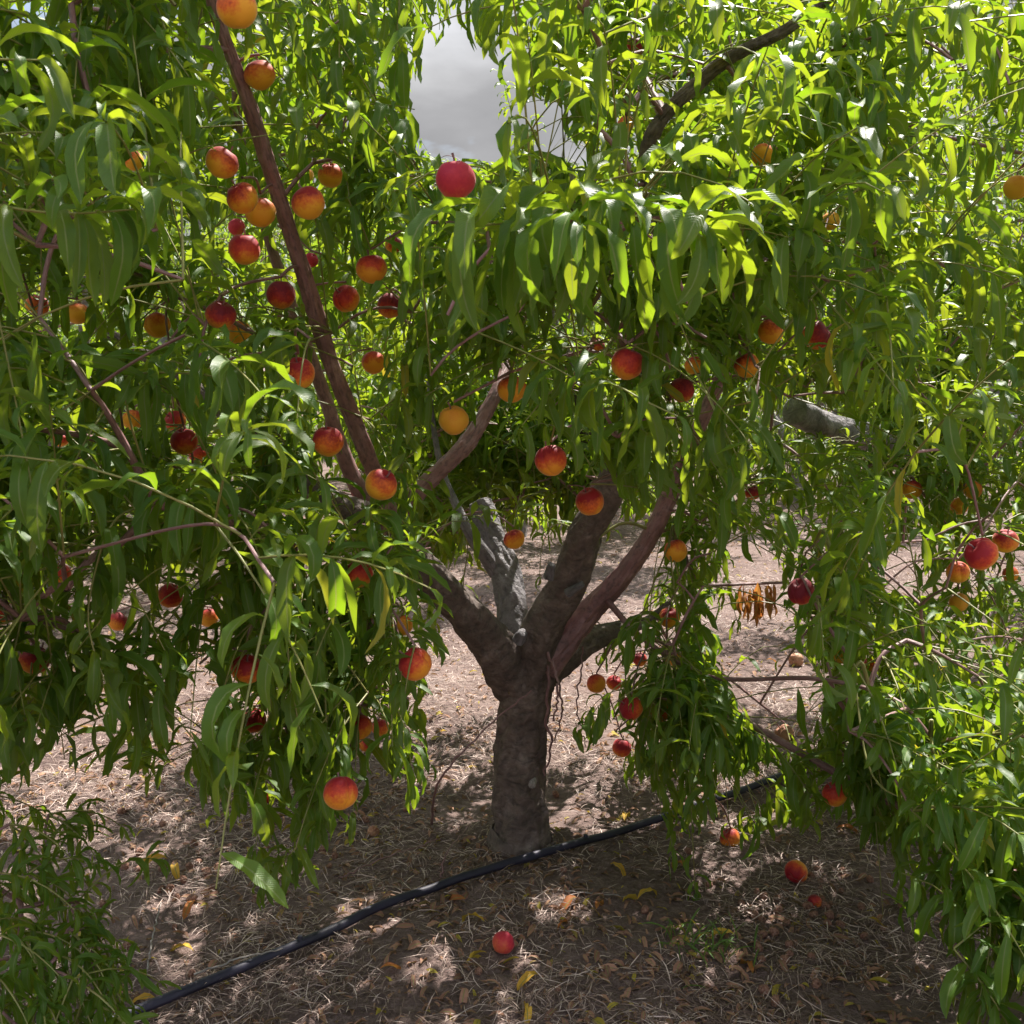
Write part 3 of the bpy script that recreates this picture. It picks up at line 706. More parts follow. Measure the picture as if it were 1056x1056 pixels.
prof = [(.3, 1.2), (.8, 1.75), (1.6, 1.95), (2.4, 1.75), (3.0, 1.2), (3.4, .6)]
tg = canopy_targets(rng, 330, T0[0], TY, prof, (.45, 3.4), skirt=.12)
regs = [ # front shell, as the photograph shows it: x0 x1 y0 y1 Ynear Yfar count
 (-60, 210, -40, 330, 1.5, 2.4, 20), (-60, 450, 300, 560, 1.9, 2.8, 30), (-60, 200, 560, 760, 1.8, 2.3, 12), (-60, 60, 430, 700, 2.0, 3.0, 10), (200, 450, 560, 700, 2.2, 2.7, 10),
 (190, 300, 700, 790, 2.3, 2.6, 3), (330, 440, 690, 800, 2.4, 2.7, 8), (300, 450, 0, 240, 2.2, 3.2, 14), (600, 1056, -30, 330, 1.9, 3.2, 30), (440, 780, 200, 330, 1.7, 2.6, 12), (630, 800, -40, 140, 2.4, 3.4, 14), (560, 690, -60, 90, 2.5, 3.3, 12), (640, 900, 150, 420, 3.2, 4.4, 22), (300, 560, 240, 480, 3.6, 4.8, 22), (520, 640, 170, 240, 2.6, 3.6, 10),
 (560, 780, 330, 480, 2.1, 2.9, 14), (380, 455, 545, 640, 2.5, 2.85, 7), (600, 700, 400, 530, 2.2, 2.7, 7), (430, 620, 440, 555, 3.7, 4.7, 14), (780, 1100, 330, 640, 2.7, 3.7, 24), (800, 1100, 640, 760, 2.3, 3.0, 9), (930, 1100, 760, 960, 2.0, 2.6, 11), (640, 780, 570, 700, 2.9, 3.3, 5),
 (600, 690, 660, 760, 3.0, 3.3, 3), (690, 770, 700, 880, 2.9, 3.2, 7), (640, 790, 560, 720, 2.8, 3.2, 6), (690, 800, 480, 570, 2.8, 3.5, 6), (420, 560, 480, 560, 3.6, 4.4, 6), (780, 930, 690, 780, 2.7, 3.0, 8), (980, 1090, 900, 1000, 1.9, 2.3, 4), (420, 560, 370, 480, 3.4, 4.3, 10), (560, 660, 430, 520, 3.4, 4.4, 8)]
tg += region_targets(rng, regs)
nleaf_t = len(tg)
# the twigs that carry the peaches
for (x, y, r_, Y, op) in PEACH:
    c = W(x, y, Y); tg.append(c + np.array([0, 0, r_ / FPX * Y + .006]))
ends = main.grow(tg)
main.finish_wood([barkM, barkG, barkR, barkR], True, 2)
e1 = [e for e in ends if e[1] < nleaf_t]; e2 = [e for e in ends if e[1] >= nleaf_t]
tot = main.foliage(e1, tg, 5, 19, .085, .145, 7, True, None)
fm1 = main.fm
tot2 = main.foliage(e2, tg, 1, 12, .08, .13, 7, True, None, slen=(.12, .28))
for k, v in main.fm.items():
    if k in fm1:
        b_ = fm1[k]; V = np.concatenate(v.v) if v.v else None
        if V is not None:
            off = b_.n; b_.v.append(V); b_.f.append(np.concatenate(v.f) + off); b_.m.append(np.concatenate(v.m)); b_.u.append(np.concatenate(v.u)); b_.r.append(np.concatenate(v.r)); b_.n += len(V)
    else: fm1[k] = v
main.fm = fm1
print('LEAVES', tot, tot2, 'targets', len(tg))

# individual sprays that stand out in the photograph, each a part of the limb that bears it
SPR = [ # limb, points (px,py,Y), leaves, leaf length, droop
 ('over', [(590,200,1.75),(560,225,1.6),(500,232,1.45),(470,240,1.4)], 30, (.13,.18), (.9,1.35)),
 ('over', [(590,200,1.75),(620,215,1.6),(680,228,1.5),(735,240,1.45)], 38, (.13,.18), (.9,1.35)),
 ('over', [(590,200,1.75),(585,212,1.55),(600,235,1.38)], 24, (.13,.18), (1.0,1.4)),
 ('over', [(640,330,2.4),(620,380,1.9),(650,405,1.75),(700,430,1.7)], 16, (.11,.16), (.9,1.3)),
 ('over', [(640,330,2.4),(700,360,2.1),(745,440,1.95),(760,470,1.9)], 12, (.10,.15), (.9,1.3)),
 ('left', [(-80,190,1.5),(0,212,1.4),(70,220,1.38),(150,215,1.4)], 30, (.10,.15), (.8,1.3)),
 ('long', [(-90,50,1.5),(-20,60,1.4),(40,62,1.4)], 10, (.10,.14), (.7,1.2)),
 ('frontleft', [(160,520,2.05),(180,505,1.9),(200,520,1.75)], 36, (.12,.17), (.9,1.4)),
 ('frontleft', [(160,520,2.05),(120,535,1.85),(98,590,1.8),(92,650,1.78),(118,730,1.75)], 32, (.10,.15), (.8,1.3)),
 ('frontleft', [(160,520,2.05),(130,400,2.0),(190,385,1.95),(250,395,1.9)], 26, (.10,.14), (.8,1.2)),
 ('frontleft', [(250,540,2.3),(290,640,2.1),(300,700,2.05),(310,760,2.05)], 18, (.09,.13), (.6,1.1)),
 ('frontleft', [(330,560,2.6),(335,700,2.4),(335,830,2.35),(300,880,2.3),(270,915,2.3)], 34, (.08,.11), (.7,1.1)),
 ('frontleft', [(250,540,2.3),(280,720,2.3),(250,770,2.3),(215,800,2.3)], 14, (.08,.11), (.8,1.2)),
 ('long', [(395,620,2.6),(400,700,2.5),(420,760,2.45),(425,810,2.45)], 20, (.07,.10), (.6,1.0)),
 ('right', [(840,560,2.6),(880,600,2.4),(950,640,2.3),(1010,668,2.25)], 16, (.08,.12), (.4,.9)),
 ('low', [(880,690,2.55),(900,800,2.3),(960,830,2.2),(1030,850,2.1)], 22, (.08,.12), (.6,1.1)),
 ('low', [(960,760,2.4),(980,850,2.2),(1000,930,2.15),(1005,1000,2.1)], 26, (.08,.12), (.6,1.1)),
 ('low', [(960,760,2.4),(1010,850,2.3),(1030,920,2.2),(1045,1010,2.1)], 24, (.08,.12), (.6,1.1)),
 ('low', [(960,760,2.4),(960,840,2.3),(950,900,2.3),(945,930,2.3)], 18, (.08,.11), (.6,1.1)),
 ('rightthin', [(690,560,3.0),(705,700,2.95),(712,820,2.9),(718,940,2.9)], 36, (.065,.095), (.7,1.1)),
 ('rightthin', [(690,560,3.0),(730,700,3.0),(745,780,2.95),(752,850,2.95)], 28, (.065,.095), (.6,1.0)),
 ('rightthin', [(690,560,3.0),(660,640,3.0),(645,700,3.0),(670,780,3.0)], 24, (.07,.10), (.6,1.0)),
 ('rightthin', [(690,560,3.0),(650,630,3.2),(615,660,3.2),(600,720,3.2)], 16, (.06,.09), (.6,1.0)),
 ('long', [(300,-60,2.3),(345,-10,2.2),(350,60,2.15),(352,110,2.1)], 22, (.11,.15), (1.0,1.35)),
 ('long', [(330,-60,2.4),(405,-20,2.3),(410,40,2.3),(425,70,2.3)], 18, (.10,.14), (1.0,1.35)),
 ('long', [(215,-40,2.2),(160,-20,2.0),(170,30,1.9),(175,60,1.85)], 12, (.09,.13), (.8,1.2)),
 ('right', [(640,-80,2.4),(540,-40,2.4),(500,-5,2.4),(492,10,2.4)], 14, (.09,.13), (1.0,1.35)),
 ('right', [(680,-60,2.6),(600,-20,2.6),(560,40,2.6),(560,70,2.6)], 22, (.09,.13), (1.0,1.35)),
 ('right', [(720,-90,2.8),(660,-20,2.7),(618,40,2.7),(606,110,2.7)], 34, (.08,.12), (.8,1.3)),
 ('right', [(620,-90,2.8),(570,-40,2.6),(528,0,2.6),(515,25,2.6)], 22, (.08,.12), (.8,1.3)),
 ('right', [(720,-90,2.8),(640,-40,2.9),(590,0,2.9),(580,60,2.9)], 30, (.07,.11), (.8,1.3)),
 ('right', [(740,-20,2.8),(690,20,2.6),(650,70,2.6),(640,120,2.6)], 26, (.09,.13), (.8,1.3)),
 ('low', [(1010,850,2.3),(1020,920,2.1),(1020,980,2.05),(1010,1030,2.0)], 24, (.07,.10), (.6,1.1)),
 ('rightthin', [(900,-60,2.4),(960,-20,2.2),(1000,20,2.1),(1040,40,2.1)], 18, (.10,.14), (.9,1.3)),
 ('rightthin', [(835,110,3.2),(820,90,2.4),(850,70,2.1),(900,90,2.0)], 18, (.10,.15), (.9,1.3)),
 ('rightthin', [(770,330,3.1),(800,280,2.4),(850,260,2.2),(900,300,2.1)], 18, (.09,.13), (.8,1.2)),
 ('back', [(545,240,4.9),(540,180,5.0),(528,120,5.0),(516,72,5.0)], 34, (.06,.09), (.6,1.1)),
 ('back', [(560,240,4.9),(560,200,5.0),(556,150,5.0),(552,118,5.0)], 22, (.05,.08), (.6,1.1)),
 ('rightlow', [(640,650,3.55),(700,600,3.5),(740,580,3.5),(760,640,3.5)], 22, (.07,.10), (.6,1.2)),
 ('right', [(602,550,3.3),(575,540,3.5),(560,560,3.6),(556,600,3.6)], 14, (.06,.08), (.6,1.1)),
 ('rightthin', [(675,545,3.2),(655,580,3.3),(640,610,3.4),(636,650,3.4)], 16, (.06,.09), (.6,1.1)),
 ('stubside', [(470,520,3.4),(482,560,3.4),(478,600,3.4),(480,640,3.4)], 16, (.06,.08), (.6,1.1)),
 ('right', [(610,560,3.1),(600,530,3.3),(592,560,3.4),(588,590,3.4)], 10, (.05,.07), (.6,1.1)),
 ('right', [(636,470,2.95),(640,450,2.5),(655,440,2.2),(670,450,2.1)], 22, (.11,.16), (.8,1.2)),
 ('stubside', [(470,520,3.4),(450,560,3.3),(440,580,3.3),(430,600,3.3)], 12, (.06,.09), (.6,1.1)),
]
PN = np.array(main.P)
for key, pts, nl, ll, dr in SPR:
    wpts = wp(pts); path = spline(wpts, 22)
    mb = MB(); leafy(mb, path, rng, nl, ll[0], ll[1], 9, True, droop=dr, skip=(2 if key in ('back', 'stubside', 'rightlow') or ll == (.06,.08) else 1), twig=.0026, start=.25, ratio=.245)
    j = int(np.argmin(np.linalg.norm(PN - path[0], axis=1)))
    if np.linalg.norm(PN[j] - path[0]) > .01: tube(mb, spline([PN[j], (PN[j] + path[0]) / 2 + np.array([0, 0, .04]), path[0]], 8), np.linspace(.006, .0036, 8), 6, 1)
    o = mb.obj('leafy_shoot', [leafM, twigG], main.root)
    if o is not None: o.parent = main.lo[Ls[key]]; o.location = (0, 0, 0)
main.finish_foliage([leafM, twigG])
# dead orange leaves on a bare twig in the gap at the right
mb = MB(); path = wp([(715,604,3.4),(750,603,3.4),(800,601,3.42),(826,600,3.45)]); tube(mb, spline(path, 12), np.linspace(.006, .004, 12), 6, 1)
base = np.array([W(rng.uniform(762, 802), rng.uniform(600, 618), rng.uniform(3.35, 3.46)) for _ in range(40)]); d = nrm(rng.normal(0, .6, (40, 3)) + [0, 0, -.8]); ln = rng.uniform(.05, .10, 40)
pts, D = midribs(base, d, ln, np.full(40, .9), 5, rng); leaves(mb, pts, D, d, ln, ln * .28, rng, 0, True)
o = mb.obj('dead_leaf_cluster', [leafDead, barkR], main.root); o.parent = main.lo[Ls['rightlow']]; o.location = (0, 0, 0)
for (x, y, dx, dy, Yk, r_) in ((507, 641, -13, -3, 3.3, .017), (585, 612, 16, -10, 3.05, .013), (566, 596, 3, -14, 3.06, .014), (535, 660, 4, -8, 3.12, .02)):
    mb = MB(); a0, a1 = W(x, y, Yk), W(x + dx, y + dy, Yk - .02); tube(mb, spline([a0, a1], 5), np.linspace(r_, r_ * .7, 5), 12, 0, .35, int(x) % 50, True); mb.obj('pruned_stub', [barkG], trunk)
# thin dry suckers hanging and leaning beside the trunk
for pts_, r_ in (([(560,672,3.18),(566,700,3.15),(563,740,3.15),(569,770,3.16),(560,800,3.18)], .006), ([(572,690,3.2),(580,730,3.2),(571,765,3.2)], .004), ([(563,668,3.15),(575,705,3.12),(572,745,3.12)], .005), ([(602,668,3.2),(596,730,3.2),(604,770,3.2)], .003)):
    mb = MB(); P_ = spline(wp(pts_), 24); P_ += rng.normal(0, .003, P_.shape); tube(mb, P_, np.linspace(r_, r_ * .5, 24), 6, 0, .2, 3)
    o = mb.obj('dry_sucker', [barkR], trunk)

# ------------------------------------------------------------------ neighbouring trees
def vase(tree, base, rng, H=3.2, n=6, fork=.6, r0=.085, m=1, face=None):
    b = np.array(base); mbp = [b + [0, 0, -.05], b + [0, 0, .05], b + [.01, .01, fork * .6], b + [0, 0, fork]]
    mb = MB(); C = spline(mbp, 24); tube(mb, C, np.interp(np.linspace(0, 1, 24), [0, .1, .5, 1], [r0 * 1.5, r0 * 1.2, r0 * .95, r0 * 1.1]), 16, 0, .18, int(rng.integers(99)), True)
    mb.obj('trunk', [barkG], tree.root)
    for k in range(n):
        a = 2 * np.pi * (k + rng.uniform(-.2, .2)) / n; o = np.array([math.cos(a), math.sin(a), 0])
        q = [b + [0, 0, fork - .08], b + o * .35 + [0, 0, fork + .35], b + o * .8 + [0, 0, fork + .95], b + o * 1.15 + [0, 0, fork + 1.6], b + o * 1.35 + [0, 0, H - .3]]
        q = [x + rng.normal(0, .04, 3) * (i > 0) for i, x in enumerate(q)]
        tree.add_limb(q, [r0 * .7, r0 * .55, r0 * .4, r0 * .27, r0 * .1], m=0, grow=.25, sides=10)
U = np.array([.78, .62, 0]); Vn = np.array([-.62, .78, 0]); B0 = np.array([T0[0], TY, 0])
def gz(p): return np.array([p[0], p[1], float(ground_h(p[0], p[1]))])
profN = [(.4, 1.3), (.9, 1.8), (1.6, 2.0), (2.4, 1.8), (3.0, 1.3), (3.4, .7)]
# right neighbour in the same row
r2 = np.random.default_rng(21); bR = gz(B0 + U * 4.0)
tr = Tree('peach_tree', 'next peach tree to the right, its grey sawn limb showing through sunlit leaves', bR, r2); vase(tr, bR, r2)
tr.add_limb([bR + [0, 0, .62], (bR + W(875, 448, 4.7)) / 2 + [0, 0, .45], W(878, 447, 4.7), W(850, 438, 4.6), W(820, 424, 4.45)], [.07, .066, .062, .06, .058], cap=True, m=0, grow=2, sides=20)
tr.add_limb([bR + [0, 0, .55], bR + [-.7, -1.2, .75], W(1040, 860, 3.0), W(980, 850, 2.75), W(912, 824, 2.8), W(850, 790, 2.9), W(776, 748, 3.0)], [.03, .024, .016, .014, .0125, .011, .010], cap=True, m=1, grow=.45, sides=10, rough=.1)
tgR = canopy_targets(r2, 210, bR[0], bR[1], profN, (.45, 3.4), skirt=.25)
tgR += region_targets(r2, [(770, 1080, 180, 560, 3.6, 4.6, 30), (800, 1080, 560, 720, 3.8, 4.6, 12), (860, 1080, 700, 800, 3.4, 4.0, 7)])
en = tr.grow(tgR); tr.finish_wood([barkG, barkR], False, 1)
n_ = tr.foliage(en, tgR, 5, 15, .085, .14, 5, True, None, sep=False); tr.finish_foliage([leafFar, twigG], False); print('right', n_)
# left neighbour behind the camera's shoulder, low boughs reach into the lower left corner
r3 = np.random.default_rng(33); bL = gz(B0 - U * 4.0)
tl = Tree('peach_tree', 'shaded peach tree whose low dark boughs hang into the bottom left corner', bL, r3); vase(tl, bL, r3)
tl.add_limb([bL + [0, 0, .5], bL + [.9, .4, .75], W(-160, 850, 2.0), W(-60, 880, 1.95), W(20, 930, 1.95)], [.03, .02, .009, .006, .004], m=1, grow=.4, sides=8)
tgL = canopy_targets(r3, 130, bL[0], bL[1], profN, (.6, 3.4), skirt=.3)
k0 = len(tgL)
for (x, y, Y) in [(10,850,2.0),(50,840,2.1),(-20,900,1.9),(30,900,1.95),(80,930,2.0),(20,960,1.9),(60,985,1.9),(100,965,2.0),(95,990,1.95),(-10,1000,1.8),(40,1020,1.85),(-30,960,1.8),(0,1040,1.8),(75,1010,1.85),(-40,820,2.1),(20,1060,1.8),(50,880,2.05),(70,960,1.95),(10,990,1.85),(85,1030,1.9),(-10,940,1.9)]:
    tgL.append(W(x, y, Y))
en = tl.grow(tgL); tl.finish_wood([barkG, barkR], False, 1)
tl.foliage([e for e in en if e[1] < k0], tgL, 5, 14, .09, .14, 5, True, None, sep=False); f1 = tl.fm
mbL = f1[0]
for (e, k) in en:
    if k >= k0:
        for q in range(3):
            d = nrm(np.array([r3.uniform(-.1, .6), r3.uniform(-.4, .5), r3.uniform(-.7, .2)])); leafy(mbL, shoot_path(np.array(tl.P[e]), d, r3.uniform(.12, .2), 1.2), r3, 11, .055, .085, 7, True, skip=2)
tl.finish_foliage([leafM, twigG], False)
# trees of the rows behind
def far_tree(pos, seed, label, n=230, H=3.2, segs=4, nsh=5, nl=15):
    r_ = np.random.default_rng(seed); b = gz(pos)
    t_ = Tree('peach_tree', label, b, r_); vase(t_, b, r_, H)
    tg_ = canopy_targets(r_, n, b[0], b[1], [(z, R_ * 1.04) for z, R_ in profN], (.35, 3.35), skirt=.7)
    en_ = t_.grow(tg_); t_.finish_wood([barkG, barkR], False, 1, 5)
    t_.foliage(en_, tg_, nsh, nl, .10, .15, segs, False, None, sep=False); t_.finish_foliage([leafFar, twigG], False)
    return t_
fA = far_tree(B0 + Vn * 5.0, 41, 'peach tree in the row behind at the left edge, its grey fork visible through shade')
fB = far_tree(B0 + Vn * 5.0 + U * 4, 42, 'peach tree in the row behind, straight behind the middle tree below the sky gap')
def copy_tree(o, parent=None):
    c_ = o.copy(); COL.objects.link(c_); c_.parent = parent
    for ch in list(o.children): copy_tree(ch, c_)
    return c_
spots = [(1, 2, 'peach tree in the row behind, seen through the gap right of the trunk', fA, 100), (1, -1, 'peach tree in the row behind, out past the left edge', fB, 200), (1, 3, 'peach tree in the row behind, out past the right edge', fB, 70),
         (0, 2, 'sunlit peach tree at the right, second from the middle tree along its row', fB, 140),
         (2, 0, 'distant peach tree two rows back, far at the left', fB, 30), (2, 1, 'distant peach tree two rows back, left of the trunk', fA, 160), (2, 2, 'distant peach tree two rows back, right behind the fork', fB, 250),
         (2, 3, 'distant peach tree two rows back, far at the right', fA, 310), (2, -1, 'distant peach tree two rows back, beyond the left edge', fA, 20), (3, 1, 'distant peach tree three rows back at the left', fA, 80),
         (3, 2, 'distant peach tree three rows back near the middle', fA, 220), (3, 3, 'distant peach tree three rows back at the right', fB, 300), (2, 4, 'distant peach tree two rows back, beyond the right edge', fB, 10), (3, 0, 'distant peach tree three rows back at the far left', fB, 110)]
for (rw, kk, lab, src, ang) in spots:
    c_ = copy_tree(src.root); p_ = gz(B0 + Vn * 5.0 * rw + U * 4 * kk); c_.location = tuple(p_); c_.rotation_euler = (0, 0, R(ang)); c_['label'] = lab

# ------------------------------------------------------------------ peaches
def peach_mesh(name, m, wrinkle=0.0, seed=0):
    mb = MB(); nu, nv = 36, 24
    u = np.linspace(0, 2 * np.pi, nu + 1); v = np.linspace(.02, np.pi - .02, nv + 1); Uu, Vv = np.meshgrid(u, v)
    r_ = .032 * (1 + .0 * Uu)
    r_ = r_ * (1 - .28 * np.exp(-(Vv / .30) ** 2)) * (1 + .03 * np.exp(-((np.pi - Vv) / .25) ** 2))
    r_ = r_ * (1 - .075 * np.exp(-(np.minimum(Uu, 2 * np.pi - Uu) / .14) ** 2) * np.sin(Vv) ** .5)
    r_ = r_ * (1 + .09 * (vnoise(np.cos(Uu) * np.sin(Vv) * 2 + 5 + seed, np.cos(Vv) * 2 + np.sin(Uu) * np.sin(Vv) * 2, seed) - .5))
    if wrinkle: r_ = r_ * (1 + wrinkle * (vnoise(np.cos(Uu) * np.sin(Vv) * 7 + 9, np.cos(Vv) * 7 + np.sin(Uu) * 3, 8) - .5))
    X_ = r_ * np.sin(Vv) * np.cos(Uu); Y_ = r_ * np.sin(Vv) * np.sin(Uu) * .98; Z_ = r_ * np.cos(Vv) * .96
    i = np.arange(nv)[:, None] * (nu + 1) + np.arange(nu)[None]; F = np.stack([i, i + nu + 1, i + nu + 2, i + 1], -1).reshape(-1, 4)
    mb.add(np.stack([X_, Y_, Z_], -1).reshape(-1, 3), F, 0, np.stack([Uu, Vv], -1).reshape(-1, 2), np.zeros((Uu.size, 2)))
    return mb.mesh(name, [m])
pm = {k: [peach_mesh('peach', m_, .25 if k == 'T' else 0, sd_) for sd_ in (1, 4, 7)] for k, m_ in PM.items()}
mb = MB(); tube(mb, [(0, 0, .020), (.0015, 0, .030), (0, .001, .040)], [.0022, .0016, .0022], 6, 0); stem_me = mb.mesh('stem', [barkR])
r5 = np.random.default_rng(5)
for i, ((x, y, dpx, s_, op, lab), (_, _, rp, Y, _)) in enumerate(zip(PL, PEACH)):
    o = bpy.data.objects.new('peach', pm[s_][i % 3]); COL.objects.link(o)
    p = W(x, y, Y); d_ = np.linalg.norm(p - CAM); z_ = proj(p[None])[2][0]
    o.location = tuple(p); sc = rp * z_ / FPX / .0318; o.scale = (sc, sc, sc * r5.uniform(.95, 1.03))
    o.rotation_euler = (r5.normal(0, .38), r5.normal(0, .38), r5.uniform(0, 6.28))
    tag(o, lab, 'peach', 'peaches hanging in the trees')
    st = bpy.data.objects.new('stem', stem_me); COL.objects.link(st); st.parent = o
# fallen fruit
for (x, y, dpx, s_, lab) in [(519, 970, 23, 'P', 'bright red fallen peach on the ground in front of the hose'), (821, 900, 24, 'R', 'dull red fallen peach on the ground at the right'),
                             (821, 681, 15, 'T', 'tan fallen peach on the shaded ground in the gap at the right'), (264, 817, 18, 'O', 'sunlit orange fallen peach on the ground at the left'),
                             (274, 820, 14, 'R', 'small red fallen peach beside the sunlit orange one'), (385, 857, 12, 'T', 'small pinkish fallen fruit on the ground left of the trunk'),
                             (14, 962, 22, 'T', 'withered fallen fruit in the bottom left corner'), (840, 929, 15, 'D', 'shrivelled dark fallen fruit below the dull red fallen peach')]:
    g_ = WG(x, y, .03); z_ = proj(g_[None])[2][0]; sc = dpx / 2 * z_ / FPX / .0318; g_ = WG(x, y, .0); g_ = WG(x, y, float(ground_h(g_[0], g_[1])) + .03 * sc)
    o = bpy.data.objects.new('peach', pm[s_][1]); COL.objects.link(o); o.location = (g_[0], g_[1], float(ground_h(g_[0], g_[1])) + .027 * sc); o.scale = (sc,) * 3
    o.rotation_euler = (r5.uniform(.5, 2.2), r5.uniform(-.5, .5), r5.uniform(0, 6)); tag(o, lab, 'peach', 'fallen peaches on the ground')
tanp = simple('dried_fruit_skin', (.20, .09, .06), .8, noise=(60, (.42, .24, .17)))
pitme = peach_mesh('dried_fruit', tanp, .5, 3)
for i in range(110):
    x, y = r5.uniform(120, 960), 780 + 270 * r5.random()
    if i < 45: x, y = r5.normal(830, 50), r5.normal(945, 30)
    elif i < 70: x, y = r5.normal(195, 45), r5.normal(905, 28)
    if y > 1050: y = 1000
    g_ = WG(x, y); sc = r5.uniform(.22, .42); o = bpy.data.objects.new('dried_fruit', pitme); COL.objects.link(o)
    o.location = (g_[0], g_[1], float(ground_h(g_[0], g_[1])) + .02 * sc); o.scale = (sc, sc * .8, sc * 1.1); o.rotation_euler = tuple(r5.uniform(0, 6, 3))
    A_ = ('small shrivelled brown fruit in the dense patch below the dull red fallen peach', 'shrivelled fruits heaped at the right') if i < 45 else (('small shrivelled brown fruit in the patch around the glowing orange leaf at the left', 'shrivelled fruits strewn at the left') if i < 70 else ('small shrivelled brown fruit lying apart in the litter around the hose', 'shrivelled fruits scattered around the hose'))
    tag(o, A_[0], 'dried fruit', A_[1])

# ------------------------------------------------------------------ drip hose along the row
hp = [(-40,1120),(60,1086),(150,1050),(250,1008),(345,972),(400,944),(455,924),(520,905),(570,887),(620,868),(690,845),(740,828),(795,806),(860,780),(940,752),(1056,722),(1180,690)]
H_ = []
for (x, y) in hp:
    g_ = WG(x, y); H_.append([g_[0], g_[1], float(ground_h(g_[0], g_[1])) + .022])
C = spline(H_, 170); C[:, 2] = [float(ground_h(a, b_)) + .020 for a, b_ in C[:, :2]]
kk = np.convolve(np.pad(C[:, 2], 6, mode='edge'), np.ones(13) / 13, 'valid'); C[:, 2] = kk + .004
root = tag(empty('drip_hose', C[60]), 'black plastic irrigation hose lying along the row past the trunk', 'hose')
mb = MB(); tube(mb, C, np.full(170, .0124), 14, 0, .03, 2); mb.obj('tube', [hoseM], root)
for q in (38, 92, 130):
    mb = MB(); c0 = C[q]; tube(mb, [c0 + [0, 0, .009], c0 + [0, 0, .020]], [.008, .006], 8, 0, 0, 0, True); mb.obj('emitter', [hoseM], root)

# ------------------------------------------------------------------ sticks, fallen leaves
def stick(pts, r_, name, lab, cat, m_=barkR):
    mb = MB(); P_ = spline(pts, 26); P_[1:-1] += r5.normal(0, .002, P_[1:-1].shape); tube(mb, P_, np.linspace(r_, r_ * .45, 26), 6, 0, .15, 3); o = mb.obj(name, [m_]); tag(o, lab, cat)
stick([WG(445, 850, .01), W(452, 808, 3.0), W(500, 752, 3.05), W(548, 712, 3.09)], .0045, 'dead_twig', 'long thin dead twig leaning against the trunk from the left', 'twig')
stick([WG(150, 1010, .01), WG(158, 965, .03), WG(166, 930, .02)], .003, 'dead_twig', 'upright pale dead stalk on the ground near the bottom left', 'twig', woodM)
stick([WG(200, 1005, .02), WG(260, 985, .05), WG(330, 972, .02)], .003, 'dead_twig', 'thin dead stick lying along the hose in the lower left', 'twig', woodM)
stick([WG(455, 905, .01), WG(460, 880, .05), WG(485, 850, .04)], .003, 'dead_twig', 'short dead stick on the ground left of the trunk foot', 'twig')
stick([WG(350, 905, .01), WG(395, 885, .03), WG(455, 865, .05)], .003, 'dead_twig', 'dead stick lying in the litter between the left peaches and the trunk', 'twig')
stick([WG(565, 918, .02), WG(600, 920, .03), WG(655, 925, .02)], .003, 'dead_twig', 'pale dead stick lying right of the trunk below the hose', 'twig', woodM)
FL = [(644,846,'y','yellow fallen leaf above the hose right of the trunk'),(485,917,'o','long orange fallen leaf lying on the hose'),(642,942,'y','bright yellow fallen leaf standing up below the hose, left one of two'),
 (657,939,'y','narrow yellow fallen leaf, right one of two below the hose'),(500,966,'y','small yellow fallen leaf touching the red fallen peach on its left'),(502,997,'y','pale yellow fallen leaf below the red fallen peach'),
 (555,1019,'y','crumpled golden fallen leaf near the bottom centre'),(575,974,'o','orange-brown fallen leaf right of the red fallen peach'),(615,951,'o','orange fallen leaf between the red fallen peach and the yellow pair'),
 (540,1044,'y','yellow fallen leaf at the bottom edge near the centre'),(462,754,'y','yellow-green fallen leaf left of the trunk at mid height'),(629,896,'y','tan fallen leaf just below the hose right of the trunk'),
 (596,938,'o','brownish fallen leaf left of the yellow pair'),(200,938,'o','glowing orange fallen leaf in a sun patch at the left'),(173,894,'y','small yellow fallen leaf, upper one of two at the left'),(180,902,'y','broad yellow fallen leaf, lower one of two at the left'),
 (160,1034,'y','pale curled fallen leaf at the start of the hose, bottom left'),(228,1011,'y','tan fallen leaf beside the hose in the lower left'),(200,987,'y','yellow-green fallen leaf in a sun patch above the lower left hose'),
 (862,857,'o','bright orange fallen leaf on the ground below the slanting branch'),(896,949,'y','long yellow-brown fallen leaf at the lower right'),(826,932,'y','golden fallen leaf among shrivelled fruits'),
 (757,976,'y','long pale fallen leaf right of the low hanging shoots'),(776,1014,'o','small orange fallen leaf near the bottom right of centre'),(790,680,'o','tiny orange fallen leaf in the shaded gap at the right'),(480,938,'o','short orange fallen leaf just below the hose left of the trunk'),
 (392,1014,'o','reddish fallen leaf near the bottom left of centre'),(710,905,'o','rusty fallen leaf left of the low hanging shoots')]
for (x, y, kx, lab) in FL:
    g_ = WG(x, y); h_ = float(ground_h(g_[0], g_[1])); mb = MB(); a_ = r5.uniform(0, 6.28)
    d = nrm(np.array([[math.cos(a_), math.sin(a_) * .6, r5.uniform(.2, .7)]])); ln = np.array([r5.uniform(.07, .10)])
    base = np.array([[g_[0], g_[1], h_ + .014]]); pts, D = midribs(base, d, ln, np.array([.85]), 7, r5, r5.normal(0, .3, (1, 3)))
    leaves(mb, pts, D, d, ln, ln * .36, r5, 0, True); tag(mb.obj('fallen_leaf', [leafYel if kx == 'y' else leafDead]), lab, 'leaf', 'coloured fallen leaves on the ground')
